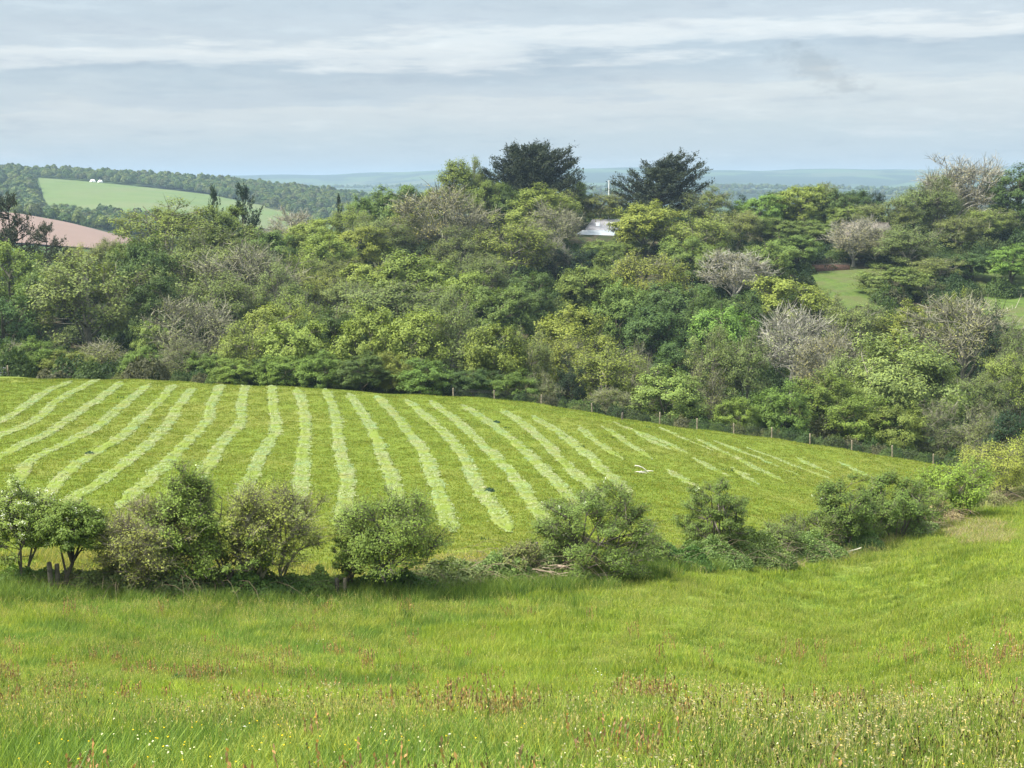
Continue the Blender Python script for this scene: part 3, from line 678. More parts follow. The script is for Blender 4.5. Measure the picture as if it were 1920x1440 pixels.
def mound_mesh(seed, L, W, H, nleaf, leaf, canes=0, mat=M_LEAF, cane_acc=None):
    """A heap of leaves over a lumpy mound, with arching canes."""
    r = np.random.default_rng(seed); a = Acc()
    k = r.uniform(-1, 1, (9, 2)); kw = r.uniform(0.5, 1, 9)
    def hh(u, v):
        e = np.clip(1 - u * u - v * v, 0, 1) ** 0.55
        b = np.zeros_like(u)
        for (cx, cy_), w_ in zip(k, kw): b = np.maximum(b, w_ * np.exp(-((u - cx) ** 2 * (L / W) ** 1.2 + (v - cy_) ** 2) / 0.09))
        return H * e * (0.55 + 0.5 * b)
    ang = r.uniform(0, 2 * pi, nleaf); rad = np.sqrt(r.uniform(0, 1, nleaf))
    u = np.cos(ang) * rad; v = np.sin(ang) * rad
    z = hh(u, v); zz = z * np.where(r.uniform(size=nleaf) < 0.75, r.uniform(0.8, 1.1, nleaf), r.uniform(0.05, 0.8, nleaf))
    C = np.stack([u * L / 2, v * W / 2, zz], 1)
    Nn = np.stack([u * W / L, v, np.full(nleaf, 0.7)], 1) + unit(r, nleaf) * 0.75
    sz = leaf * r.uniform(0.6, 1.3, nleaf); a.leaves(C, Nn, sz, sz * 0.65, r)
    me = a.mesh('mound_leaves', mat)
    cm = None
    if canes:
        b = Acc(); ang = r.uniform(0, 2 * pi, canes); rad = r.uniform(0, 0.85, canes)
        u = np.cos(ang) * rad; v = np.sin(ang) * rad
        A = np.stack([u * L / 2, v * W / 2, np.zeros(canes)], 1)
        B = A + np.stack([r.normal(size=canes) * 0.7 * H, r.normal(size=canes) * 0.6 * H, hh(u, v) * r.uniform(0.2, 1.0, canes)], 1)
        b.tubes(bez(A, B, 6, 0.5, r, 0.12), 0.0065 * (1.2 - 0.7 * np.linspace(0, 1, 6)[None]) * np.ones((canes, 1)) * (leaf / 0.09), 3)
        cm = b.mesh('mound_canes', M_BARK)
    return me, cm

# undergrowth in the wood: one dense mass nobody could count
um = [mound_mesh(700 + i, 6, 5, 2.6, 1500, 0.32)[0] for i in range(3)]
pts = []
r_ = np.random.default_rng(31)
while len(pts) < 2600:
    px = r_.uniform(-350, 2250); d = r_.uniform(165, 430)
    th = math.atan(ray(px, 600)[0])
    if d / cos(th) < float(edge_r(th)) + 5: continue
    if (1520 < px < 1660 and 270 < d < 318) or (1820 < px < 1980 and 258 < d < 326 and not 288 < d < 293): continue     # gardens and paddocks stay open
    if 1040 < px < 1170 and 350 < d < 385: continue
    pts.append((ray(px, 600)[0] * d, d))
pts = np.array(pts); n = len(pts)
Zp = height(pts[:, 0], pts[:, 1]) - 0.25
sc_ = r_.uniform(0.7, 1.5, n)
instancer('woodland_undergrowth', np.column_stack([pts, Zp]), np.column_stack([np.zeros(n), np.zeros(n), r_.uniform(0, 6.28, n)]),
          np.column_stack([sc_, sc_, sc_ * r_.uniform(0.7, 1.5, n)]), r_.integers(0, 6, n),
          [(um[i % 3], c) for i, c in enumerate([(0.040, 0.070, 0.022), (0.060, 0.095, 0.026), (0.03, 0.055, 0.02), (0.08, 0.105, 0.035), (0.05, 0.08, 0.026), (0.075, 0.08, 0.04)])],  # tints darkened to deepen the shade in the gaps between trees
          label='dark undergrowth between the trees of the wood', cat='undergrowth')
# bramble bank along the fence
pts = []
for i in range(420):
    px = r_.uniform(-100, 1960); th = math.atan(ray(px, 750)[0]); rr = float(edge_r(th)) + r_.uniform(2.2, 6.5) + (4 if px < 900 else 0)
    pts.append((rr * sin(th), rr * cos(th)))
pts = np.array(pts); n = len(pts); sc_ = r_.uniform(0.35, 0.7, n)
bm_ = [mound_mesh(720 + i, 5, 4, 2.4, 2200, 0.26)[0] for i in range(3)]
instancer('bramble_bank', np.column_stack([pts, height(pts[:, 0], pts[:, 1]) - 0.2]), np.column_stack([np.zeros(n), np.zeros(n), r_.uniform(0, 6.28, n)]),
          np.column_stack([sc_, sc_, sc_ * r_.uniform(0.8, 1.4, n)]), r_.integers(0, 6, n),
          [(bm_[i % 3], c) for i, c in enumerate([(0.06, 0.105, 0.03), (0.09, 0.14, 0.036), (0.045, 0.08, 0.026), (0.12, 0.14, 0.05), (0.07, 0.10, 0.032), (0.105, 0.11, 0.055)])],
          label='low bramble bank behind the field fence', cat='brambles')

# ------------------------------------------------------------------ near hedge
def hedge_plant(name, px, d, ptop, w, label, seed, col, bark=(0.16, 0.14, 0.12), cat='bush', leafmat=M_LEAF, blossom=0, depth=None, dx=0.0, **k):
    p = on_ground(px, d); topz = ray(px, ptop)[1] * d
    H = topz - p[2]; W = 1.17 * w / F * d
    args = dict(H=H, R=W / 2, n1=12, n2=130, n3=11, nl=24, leaf=0.085, clump=0.19, base=0.02, stems=3, trunk_r=0.10, twig_r=0.007, lump=0.42, n4=2, inner=0.4)
    args.update(k)
    tk, cr, lf, tips = make_tree(seed=seed, **args)
    e = empty(name, p - np.array((0, 0, 0.05)))
    o = link('trunk', tk.mesh('trunk', M_BARK, True), e); o.color = (*bark, 1)
    if cr.V: o = link('twigs', cr.mesh('twigs', M_BARK), e); o.color = (*bark, 1)
    o = link('crown', lf.mesh('crown', leafmat), e); o.color = (*(c_ * m_ for c_, m_ in zip(col, (1.45, 1.35, 1.1))), 1)
    if blossom:
        r = np.random.default_rng(seed + 1); b = Acc(); t = tips[r.integers(0, len(tips), blossom)]
        t = t[t[:, 2] > 0.35 * H] if blossom > 60 else t
        C = np.repeat(t, 9, 0) + r.normal(size=(len(t) * 9, 3)) * 0.045
        b.leaves(C, unit(r, len(C)) + np.array((0, 0, 0.6)), 0.06, 0.055, r)
        o = link('blossom', b.mesh('blossom', M_BLOSSOM), e); o.color = (0.72, 0.74, 0.60, 1)
    tag(e, label, cat, 'trees and bushes of the near hedge')
    return e
HG = (0.105, 0.165, 0.04)
hedge_plant('hawthorn', 45, 50, 888, 135, 'slim hawthorn with white blossom at the far left of the hedge', 801, (0.13, 0.19, 0.05), cat='tree', blossom=330, base=0.14, stems=2, n2=105, nl=18)
hedge_plant('hawthorn', 125, 49.5, 925, 135, 'leaning hawthorn with a bare crooked trunk beside two old posts', 802, HG, cat='tree', base=0.32, stems=1, lean=(0.12, 0), trunk_r=0.11, n2=95, nl=20, blossom=40, bark=(0.10, 0.085, 0.07))
hedge_plant('hawthorn', 360, 50.5, 850, 190, 'tallest hawthorn of the near hedge, with a pointed green top', 803, (0.115, 0.175, 0.045), cat='tree', base=0.02, n2=140, nl=20, n4=3, blossom=30, shape='cone', bark=(0.2, 0.18, 0.15))
hedge_plant('thorn_bush', 280, 50, 918, 215, 'tangled half-dead thorn bush with pale arching twigs', 804, (0.15, 0.18, 0.055), n2=110, nl=9, n4=5, base=-0.05, bark=(0.27, 0.235, 0.19), twig_r=0.009, stems=5)
hedge_plant('hawthorn', 515, 51, 885, 225, 'vase-shaped hawthorn with dense brown twigs and sparse leaves', 805, (0.15, 0.19, 0.05), cat='tree', base=0.08, n2=125, nl=12, n4=4, shape='vase', bark=(0.23, 0.205, 0.16), twig_r=0.009, stems=2, trunk_r=0.14)
hedge_plant('hawthorn', 728, 51.5, 902, 215, 'leafy rounded hawthorn in the middle of the hedge gap', 806, (0.11, 0.17, 0.042), cat='tree', base=0.06, n2=130, nl=19, stems=2, n4=2, lump=0.5, bark=(0.13, 0.115, 0.10))
hedge_plant('elder_bush', 1118, 56.5, 900, 215, 'large dense round dark green bush in the hedge', 807, (0.085, 0.135, 0.038), n2=180, nl=20, base=-0.15, stems=6, n4=2, blossom=30, lump=0.16, clump=0.15)
hedge_plant('elder_bush', 1345, 68, 890, 135, 'compact dark round bush standing alone above the low brambles', 808, (0.075, 0.12, 0.034), n2=120, nl=19, base=-0.12, stems=5, blossom=14, lump=0.16, clump=0.15)
hedge_plant('elder_bush', 1580, 76, 876, 125, 'dark green bush, left of the close pair in the right hedge', 809, (0.08, 0.13, 0.036), n2=90, nl=16, base=-0.1, stems=5, blossom=12, leaf=0.12)
hedge_plant('elder_bush', 1678, 80, 876, 140, 'dark green bush, right of the close pair in the right hedge', 810, (0.085, 0.14, 0.038), n2=90, nl=16, base=-0.1, stems=5, blossom=10, leaf=0.12)
hedge_plant('hazel_bush', 1790, 90, 852, 140, 'fresh green bush at the bend of the right hedge', 811, (0.13, 0.205, 0.042), n2=90, nl=16, base=-0.05, stems=5, leaf=0.13)
hedge_plant('sallow_bush', 1868, 101, 812, 140, 'yellow-green upright sallow left of the dark holly', 812, (0.19, 0.23, 0.055), n2=95, nl=13, base=-0.05, stems=6, leaf=0.14, lw=0.4, n4=2)
hedge_plant('sallow_bush', 1935, 106, 808, 150, 'yellow-green sallow cut by the right picture edge', 813, (0.175, 0.225, 0.055), n2=95, nl=14, base=-0.05, stems=6, leaf=0.14, lw=0.45, n4=2)
hedge_plant('young_shrub', 655, 52, 975, 70, 'small light green shrub beside the leafy rounded hawthorn', 814, (0.10, 0.16, 0.04), n2=45, nl=12, base=-0.1, stems=4)
hedge_plant('young_shrub', 450, 50.2, 945, 120, 'low leafy shrub between the two largest hawthorns', 815, (0.085, 0.135, 0.035), n2=50, nl=12, base=-0.1, stems=4)
hedge_plant('young_shrub', 1480, 74, 960, 100, 'low green shrub left of the close pair of dark bushes', 816, (0.085, 0.125, 0.04), n2=60, nl=12, base=-0.1, stems=4)

hedge_plant('young_shrub', 1450, 71, 975, 110, 'low leafy shrub right of the lone compact bush', 817, (0.10, 0.15, 0.045), n2=60, nl=13, base=-0.1, stems=4)
hedge_plant('young_shrub', 1535, 74.5, 955, 100, 'low shrub hugging the left of the dark close pair', 818, (0.095, 0.145, 0.04), n2=60, nl=13, base=-0.1, stems=4)
hedge_plant('young_shrub', 1630, 78, 925, 100, 'green shrub filling the gap of the dark close pair', 819, (0.09, 0.14, 0.04), n2=60, nl=13, base=-0.1, stems=4, leaf=0.1)
hedge_plant('young_shrub', 1735, 85, 905, 110, 'light green shrub between the close pair and the fresh green bush', 820, (0.115, 0.17, 0.045), n2=60, nl=13, base=-0.1, stems=4, leaf=0.1)
hedge_plant('young_shrub', 1225, 61.5, 1010, 100, 'leafy shrub leaning on the right of the large round bush', 821, (0.085, 0.135, 0.038), n2=60, nl=13, base=-0.1, stems=4)
hedge_plant('young_shrub', 975, 55.2, 1010, 100, 'brownish shrub leaning on the left of the large round bush', 822, (0.12, 0.15, 0.055), n2=60, nl=8, base=-0.1, stems=4, n4=4, bark=(0.24, 0.2, 0.15))
def thicket(px, d, w, ptop, depth, label, seed, col, canes=220, ccol=(0.22, 0.17, 0.12), leaf=0.115, dens=1.0, rz=0.0):
    p = on_ground(px, d); H = max(ray(px, ptop)[1] * d - p[2], 0.4); L = 1.2 * w / F * d; canes = int(canes * 0.55)
    me, cm = mound_mesh(seed, L * 1.1, depth, H * 1.05, int(10500 * (0.4 + 0.6 * dens) * max(0.6, L / 4)), leaf, canes)
    e = empty('bramble_thicket', p - np.array((0, 0, 0.06)), rz)
    o = link('leaves', me, e); o.color = (*(c_ * m_ for c_, m_ in zip(col, (1.75, 2.0, 1.7))), 1)
    if cm: o = link('canes', cm, e); o.color = (*(c_ * 0.8 for c_ in ccol), 1)
    tag(e, label, 'brambles', 'low bramble thickets of the near hedge')
TH_ = math.radians
thicket(40, 50, 150, 1055, 2.2, 'low dark bramble at the foot of the white-blossomed hawthorn', 901, (0.07, 0.10, 0.035), 160)
thicket(190, 50, 150, 1040, 2.2, 'sparse brownish bramble beside the old posts', 902, (0.10, 0.11, 0.045), 260, dens=0.6)
thicket(300, 50, 200, 1030, 2.5, 'brown caned bramble under the tangled thorn bush', 903, (0.085, 0.10, 0.045), 420, (0.25, 0.19, 0.13), dens=0.55)
thicket(470, 50.5, 200, 1050, 2.4, 'low bramble under the vase-shaped hawthorn', 904, (0.06, 0.09, 0.03), 220)
thicket(590, 51.5, 110, 1055, 2.0, 'low bramble beside the pair of short posts', 905, (0.10, 0.13, 0.045), 160)
thicket(730, 52.5, 190, 1060, 2.4, 'dark bramble round the foot of the leafy rounded hawthorn', 906, (0.055, 0.085, 0.028), 180)
thicket(845, 54, 150, 1035, 2.6, 'mixed bramble and dead stems right of the leafy rounded hawthorn', 907, (0.10, 0.11, 0.05), 380, (0.34, 0.27, 0.18))
thicket(930, 55, 150, 1025, 2.8, 'bramble heap with pale dead grass left of the dead branches', 908, (0.085, 0.11, 0.04), 320, (0.34, 0.28, 0.18))
thicket(1005, 56, 110, 1005, 2.6, 'thorny brown-green thicket against the large round bush', 909, (0.09, 0.105, 0.045), 420, (0.30, 0.24, 0.17), dens=0.7)
thicket(1245, 62, 150, 1015, 2.6, 'dark green bramble just right of the large round bush', 910, (0.05, 0.085, 0.026), 150)
thicket(1330, 65, 130, 1008, 2.8, 'bramble clump below the lone compact bush', 911, (0.075, 0.10, 0.036), 240)
thicket(1405, 68, 140, 985, 3.0, 'taller olive bramble right of the lone compact bush', 912, (0.095, 0.115, 0.042), 260, (0.30, 0.24, 0.17))
thicket(1500, 72, 160, 990, 3.0, 'long olive bramble in the low right stretch of hedge', 913, (0.085, 0.11, 0.04), 220, rz=0.35)
thicket(1590, 76, 130, 985, 3.2, 'bramble below the close pair, left side', 914, (0.07, 0.10, 0.035), 200, rz=0.4)
thicket(1690, 82, 140, 960, 3.4, 'bramble below the close pair, right side', 915, (0.09, 0.11, 0.045), 240, (0.32, 0.27, 0.2), rz=0.55)
thicket(1765, 88, 80, 940, 3.0, 'pinkish-brown dead bramble under the fresh green bush', 916, (0.20, 0.15, 0.10), 420, (0.42, 0.30, 0.22), dens=0.4, rz=0.7)
thicket(1840, 97, 110, 905, 4.0, 'brown dead undergrowth beneath the left sallow', 917, (0.13, 0.12, 0.06), 420, (0.30, 0.23, 0.16), dens=0.6, rz=0.8)
thicket(1915, 104, 110, 895, 4.0, 'brown dead undergrowth at the right picture edge', 918, (0.13, 0.12, 0.06), 420, (0.30, 0.23, 0.16), dens=0.6, rz=0.8)

# ------------------------------------------------------------------ pale swaths in the mown field
SW = [[(133, 715), (77, 740), (37, 770), (-20, 800)], [(187, 712), (110, 750), (57, 793), (-20, 828)], [(230, 715), (167, 760), (83, 817), (-20, 865)],
      [(280, 720), (227, 763), (160, 813), (67, 857), (40, 890)], [(327, 722), (283, 767), (217, 827), (157, 863), (105, 910)],
      [(363, 727), (340, 757), (310, 803), (257, 850), (207, 890), (155, 925)], [(417, 722), (397, 757), (388, 790), (350, 830), (300, 880), (255, 922)],
      [(463, 722), (453, 757), (450, 797), (415, 833), (397, 863), (370, 900)], [(510, 723), (513, 763), (517, 807), (497, 843), (480, 877), (460, 915)],
      [(557, 727), (570, 770), (573, 817), (567, 857), (567, 887), (558, 940)], [(610, 730), (630, 780), (636, 839), (652, 895), (648, 938), (638, 985)],
      [(655, 738), (684, 782), (705, 821), (719, 860), (737, 902), (748, 950)], [(705, 743), (737, 775), (769, 814), (800, 860), (815, 902), (829, 945), (850, 1000)],
      [(762, 750), (811, 793), (854, 835), (882, 881), (903, 924), (928, 956), (955, 1000)], [(808, 752), (864, 796), (903, 832), (946, 874), (981, 917), (1008, 958)],
      [(866, 760), (921, 796), (971, 835), (1017, 878), (1059, 924)], [(938, 767), (995, 807), (1034, 842), (1070, 881), (1105, 910)], [(1000, 780), (1055, 817), (1105, 856), (1148, 895)],
      [(1085, 799), (1123, 832), (1170, 862)], [(1128, 797), (1176, 832), (1222, 862)], [(1190, 810), (1255, 844)], [(1305, 823), (1420, 880), (1472, 905)],
      [(1150, 792), (1230, 824), (1290, 852)], [(1235, 802), (1335, 846)], [(1340, 828), (1440, 868), (1500, 893)], [(1400, 840), (1500, 878), (1560, 900)], [(1250, 880), (1310, 915)], [(1300, 860), (1370, 895)],
      [(1492, 857), (1560, 889)], [(1572, 866), (1634, 896)], [(1372, 878), (1424, 910)]]
M_SWATH = new_mat('cut_grass'); t = NT(M_SWATH); p = t.pos()
_rnd = t.n('ShaderNodeNewGeometry').outputs['Random Per Island']
a = t.noise(p, 0.35, 4, 0.6); b = t.noise(p, 2.5, 5, 0.7)
c = t.mix(t.smooth(b, 0.35, 0.65), (0.165, 0.21, 0.07), (0.235, 0.27, 0.125))
c = t.mix(t.smooth(a, 0.5, 0.68), c, (0.165, 0.24, 0.10)); c = t.mix(t.smooth(a, 0.48, 0.3), c, (0.26, 0.255, 0.13))
c = t.n('ShaderNodeVectorMath', {0: c, 'Scale': t.math('ADD', t.math('MULTIPLY', _rnd, 0.5), 0.75)}, operation='SCALE').outputs[0]
t.out(t.n('ShaderNodeBsdfPrincipled', {'Base Color': c, 'Roughness': 0.9, 'Specular IOR Level': 0.15}).outputs[0])
def value_noise(x, y, s, seed):
    r = np.random.default_rng(seed); g = r.uniform(size=(64, 64)); u = x / s; v = y / s
    i = np.floor(u).astype(int); j = np.floor(v).astype(int); f = u - i; h = v - j; f = f * f * (3 - 2 * f); h = h * h * (3 - 2 * h)
    G2 = lambda a, b: g[a % 64, b % 64]
    return (G2(i, j) * (1 - f) + G2(i + 1, j) * f) * (1 - h) + (G2(i, j + 1) * (1 - f) + G2(i + 1, j + 1) * f) * h
M_STRIP = ground_material('swath_turf', [(0.135, 0.185, 0.026), (0.155, 0.205, 0.035), (0.19, 0.225, 0.06), (0.175, 0.19, 0.055)], (0.3, 1.2, 5.0), 0.8, 0.1)
def smooth_path(P, n):
    P = np.asarray(P, float); s = np.concatenate([[0], np.cumsum(np.linalg.norm(np.diff(P, axis=0), axis=1))])
    q = np.linspace(0, s[-1], n); out = []
    for j in range(P.shape[1]): out.append(pchip(s, P[:, j], q))
    return np.stack(out, 1)
for k, line in enumerate(SW):
    if k < 18:      # the rows run on towards the near hedge
        (xa, ya), (xb, yb) = line[-2:]; f_ = min(1.0, max(0.0, (1000 - yb) / max(yb - ya, 1))); line = line + [(xb + (xb - xa) * f_ * 0.8, yb + (yb - ya) * f_ * 0.8)] if f_ > 0.15 else line
    G = np.array([hit(x, y, 55, 185)[:2] for x, y in line])
    Lm = np.linalg.norm(np.diff(G, axis=0), axis=1).sum(); n = max(12, int(Lm / 0.55))
    C = smooth_path(G, n); T = np.gradient(C, axis=0); T /= np.linalg.norm(T, axis=1, keepdims=True); Nn = np.stack([T[:, 1], -T[:, 0]], 1)
    r = np.random.default_rng(1000 + k)
    faint = 0.75 if k >= 18 else 1.0
    hw = 0.48 * faint * (0.8 + 0.45 * value_noise(C[:, 0], C[:, 1], 1.7, 500 + k)) * (1 + 0.03 * r.normal(size=n)); end = np.clip(np.minimum(np.arange(n) / 4, np.arange(n)[::-1] / 6), 0.3, 1); wob = 0.22 * (value_noise(C[:, 0], C[:, 1], 2.2, 300 + k) - 0.5); C = C + Nn * wob[:, None]; hw *= end
    a = Acc()
    prof = np.array([(-1, -0.03), (-0.85, 0.05), (-0.4, 0.03), (0, 0.02), (0.4, 0.03), (0.85, 0.05), (1, -0.03)])
    m = len(prof)
    W = hw[:, None] * (prof[:, 0][None] + 0.06 * r.normal(size=(n, m)))
    XY = C[:, None] + Nn[:, None] * W[..., None]
    Z = height(XY[..., 0], XY[..., 1]) + prof[:, 1][None] * (1 + 0.4 * r.normal(size=(n, m))) * faint + 0.02
    idx = np.arange(n * m).reshape(n, m)
    q = np.stack([idx[:-1, :-1], idx[:-1, 1:], idx[1:, 1:], idx[1:, :-1]], -1).reshape(-1, 4)
    a.add(np.concatenate([XY, Z[..., None]], -1).reshape(-1, 3), q)
    nb = int(Lm * (105 if k < 18 else 55)); ii = r.uniform(0, n - 1.001, nb); i0 = ii.astype(int); fr = (ii - i0)[:, None]
    side = np.where(r.uniform(size=nb) < 0.5, np.sign(r.normal(size=nb)) * r.normal(0.80, 0.26, nb), r.uniform(-1.0, 1.0, nb))
    cc = C[i0] * (1 - fr) + C[i0 + 1] * fr + Nn[i0] * (side * hw[i0])[:, None]
    gone = (r.uniform(size=nb) < np.clip((ii / (n - 1) - 0.6) / 0.4, 0, 1) * 0.75) | (value_noise(cc[:, 0], cc[:, 1], 0.8, 200 + k) < 0.15 + 0.5 * value_noise(cc[:, 0], cc[:, 1], 5.0, 400 + k))
    cc = cc[~gone]; nb = len(cc)
    z = height(cc[:, 0], cc[:, 1]) + r.uniform(0.03, 0.10, nb)
    sz = r.uniform(0.12, 0.29, nb)
    a.leaves(np.column_stack([cc, z]), unit(r, nb) * 0.5 + np.array((0, -0.2, 0.9)), sz, sz * 0.26, r)
    me = a.mesh('cut_grass_swath', M_SWATH); me.materials.append(M_STRIP); me.polygons.foreach_set('material_index', np.r_[np.ones(len(q), np.int32), np.zeros(len(me.polygons) - len(q), np.int32)]); me.update()
    o = link('cut_grass_swath', me)
    lbl = ('pale band of cut grass across the mown field, %s from the left' % (ORD + ['seventeenth', 'eighteenth'])[k]) if k < 18 else \
          ['short pale band of cut grass left of the dead white branch', 'short pale band of cut grass just above the dead white branch', 'faint short pale band below the first fence posts',
           'long faint pale band above the lone compact bush', 'faint pale band running just right of the dead white branch', 'faint pale band below the second and third fence posts', 'faint pale band under the middle fence posts', 'faint long band left of the dark close pair of bushes', 'faint scrap of cut grass left of the lone compact bush', 'faint band right above the lone compact bush, left of the others', 'faint pale band nearest the fence, left of the last one', 'last faint pale band before the field corner', 'faint pale scrap just above the lone compact bush'][k - 18]
    tag(o, lbl, 'cut grass', 'bands of cut grass')

# ------------------------------------------------------------------ grass as stuff
def tuft(seed, nb, hlo, hhi, spread, width, bend=0.5, kind='blade'):
    r = np.random.default_rng(seed); a = Acc()
    ang = r.uniform(0, 2 * pi, nb); rad = np.sqrt(r.uniform(0, 1, nb)) * spread
    A = np.stack([np.cos(ang) * rad, np.sin(ang) * rad, np.full(nb, -0.02)], 1)
    h = r.uniform(hlo, hhi, nb); la = r.uniform(0, 2 * pi, nb); lean = r.uniform(0.05, bend, nb) * h
    tip = A + np.stack([np.cos(la) * lean, np.sin(la) * lean, h], 1)
    midp = A * 0.5 + tip * 0.5; midp[:, 2] += h * 0.08; midp[:, :2] -= (tip - A)[:, :2] * 0.18
    side = np.stack([-np.sin(la + r.normal(size=nb)), np.cos(la + r.normal(size=nb)), np.zeros(nb)], 1) * width / 2 * r.uniform(0.6, 1.3, nb)[:, None]
    V = np.stack([A - side, A + side, midp + side * 0.85, midp - side * 0.85, tip + side * 0.12, tip - side * 0.12], 1)
    base = np.arange(nb)[:, None] * 6
    q = np.concatenate([base + np.array([[0, 1, 2, 3]]), base + np.array([[3, 2, 4, 5]])])
    a.add(V, q)
    return a, tip
def heads(a, tips, length, width, r, n=5, up=True):
    N = len(tips); C = np.repeat(tips, n, 0); C[:, 2] += np.tile(np.linspace(-length * 0.7, length * 0.3, n), N)
    C[:, :2] += r.normal(size=(N * n, 2)) * width * 0.25
    a.leaves(C, unit(r, N * n) * np.array((1, 1, 0.3)), length / n * 2.0, width, r, tdir=np.tile([0, 0, 1.0], (N * n, 1)) + 0.3 * unit(r, N * n))
rt = np.random.default_rng(55)
G_ = []
def proto(acc, col, mat=M_GRASS): G_.append((acc.mesh('grass_tuft', mat), col)); return len(G_) - 1
I_GREEN = [proto(tuft(1 + i, 46, 0.08, 0.27, 0.17, 0.0085, 0.6)[0], c) for i, c in enumerate([(0.20, 0.285, 0.045), (0.235, 0.315, 0.052), (0.145, 0.235, 0.05), (0.275, 0.335, 0.07)])]
I_SHORT = [proto(tuft(11 + i, 54, 0.03, 0.11, 0.20, 0.010, 1.2)[0], c) for i, c in enumerate([(0.20, 0.275, 0.042), (0.155, 0.225, 0.04), (0.235, 0.295, 0.055)])]
I_STRAW = []
for i, c in enumerate([(0.31, 0.33, 0.12), (0.26, 0.31, 0.09), (0.37, 0.34, 0.16)]):
    a, tp = tuft(21 + i, 9, 0.16, 0.34, 0.18, 0.0035, 0.4); heads(a, tp, 0.05, 0.008, rt, 4); I_STRAW.append(proto(a, c))
I_SORREL = []
for i, c in enumerate([(0.25, 0.165, 0.09), (0.26, 0.195, 0.095)]):
    a, tp = tuft(31 + i, 8, 0.24, 0.45, 0.13, 0.005, 0.25); heads(a, tp, 0.15, 0.02, rt, 7); I_SORREL.append(proto(a, c))
I_PLANT = []
a, tp = tuft(41, 7, 0.22, 0.38, 0.16, 0.004, 0.3); heads(a, tp, 0.035, 0.013, rt, 3); I_PLANT.append(proto(a, (0.10, 0.10, 0.04)))
a, tp = tuft(42, 8, 0.22, 0.38, 0.18, 0.003, 0.3); heads(a, tp, 0.022, 0.022, rt, 5); I_PLANT.append(proto(a, (0.46, 0.44, 0.26)))
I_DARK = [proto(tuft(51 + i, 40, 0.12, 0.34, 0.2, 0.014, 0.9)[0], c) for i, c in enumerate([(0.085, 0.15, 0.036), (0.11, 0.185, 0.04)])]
I_LONG = [proto(tuft(61 + i, 40, 0.25, 0.5, 0.22, 0.008, 0.7)[0], c) for i, c in enumerate([(0.115, 0.185, 0.04), (0.15, 0.22, 0.05)])]
I_DEAD = [proto(tuft(71 + i, 40, 0.06, 0.22, 0.25, 0.009, 1.6)[0], c) for i, c in enumerate([(0.38, 0.32, 0.19), (0.30, 0.26, 0.15)])]

def pix(x, y):
    z = height(x, y); v = z / y; tv = (v * cos(PITCH) + sin(PITCH)) / (cos(PITCH) - v * sin(PITCH))
    row = 720 - tv * F; col = 960 + x / y * F * (cos(PITCH) + (720 - row) / F * sin(PITCH)); return col, row
def sector(n, r0, r1, t0, t1, seed, power=1.0):
    r = np.random.default_rng(seed); th = r.uniform(t0, t1, n); u = r.uniform(size=n)
    rr = (r0 ** power + u * (r1 ** power - r0 ** power)) ** (1 / power) if power else r0 * (r1 / r0) ** u
    return rr * np.sin(th), rr * np.cos(th), rr, th, r
x, y, rr, th, r = sector(120000, 8.0, 110.0, -0.42, 0.42, 77, 0.75)
sides = [sector(22000, 3.0, 60.0, -1.15, -0.42, 81, 1.0), sector(26000, 3.0, 75.0, 0.42, 1.15, 82, 1.0), sector(7000, 2.5, 8.0, -0.42, 0.42, 83, 1.3)]     # the meadow goes on beside the picture
x, y, rr, th = [np.concatenate([a_] + [q[i_] for q in sides]) for i_, a_ in enumerate((x, y, rr, th))]
keep = rr < hedge_r(th) + 0.8
x, y, rr, th = x[keep], y[keep], rr[keep], th[keep]; n = len(x)
pc, prw = pix(x, y)
n1 = value_noise(x, y, 2.6, 1); n2 = value_noise(x, y, 0.9, 2); n3 = value_noise(x, y, 6.0, 3)
hd = hedge_r(th) - rr
# short sward: the grazed right-hand part of the meadow
short = np.clip((pc - 780 + (n1 - 0.5) * 260) / 350, 0, 1) * np.clip((rr - 21 - (n1 - .5) * 6) / 4, 0, 1)
u = r.uniform(size=n); idx = np.zeros(n, int)
pick = lambda L: np.array(L)[r.integers(0, len(L), n)]
idx = np.where(r.uniform(size=n) < np.clip((n2 - 0.3) * 2, 0, 1), np.where(n1 > .5, I_GREEN[1], I_GREEN[3]), np.where(n3 > .5, I_GREEN[2], I_GREEN[0]))
n5 = value_noise(x, y, 1.1, 22); n4_ = value_noise(x, y, 3.1, 23); idx = np.where(u < short, np.where(n5 + 0.25 * r.normal(size=n) > 0.62, I_SHORT[2], np.where(n5 + 0.25 * r.normal(size=n) < 0.36, I_SHORT[1], I_SHORT[0])), idx)
tallw = 1 - short
p_straw = tallw * np.clip(0.06 + 0.45 * (n1 - 0.5) + 0.4 * (n3 - 0.5), 0.01, 0.3)
ramp_ = np.clip((prw - 1215 + 160 * (n1 - 0.5)) / 170, 0, 1) * np.clip((pc - 700) / 500, 0, 1); p_straw = p_straw * (1 - 0.45 * ramp_) + 0.03 * ramp_; p_straw += tallw * np.where((hd < 9) & (hd > 1.5) & (pc < 1000), 0.22, 0)
band = np.exp(-((prw - (1245 + 0.02 * (pc - 1500))) / 28) ** 2) * (pc > 1150)
p_sor = tallw * np.clip(0.004 + 0.5 * (n2 - 0.72) * (n3 > 0.45), 0, 0.15) + 0.04 * band * (n2 > .45)
p_pl = tallw * np.clip((prw - 1230 + 120 * (n2 - .5)) / 140, 0, 1) * np.clip(0.012 + 0.3 * (n1 - 0.58), 0, 0.1)
v = r.uniform(size=n)
idx = np.where(v < p_straw, pick(I_STRAW), idx)
v = r.uniform(size=n); idx = np.where(v < p_sor, pick(I_SORREL), idx)
v = r.uniform(size=n); idx = np.where(v < p_pl, pick(I_PLANT), idx)
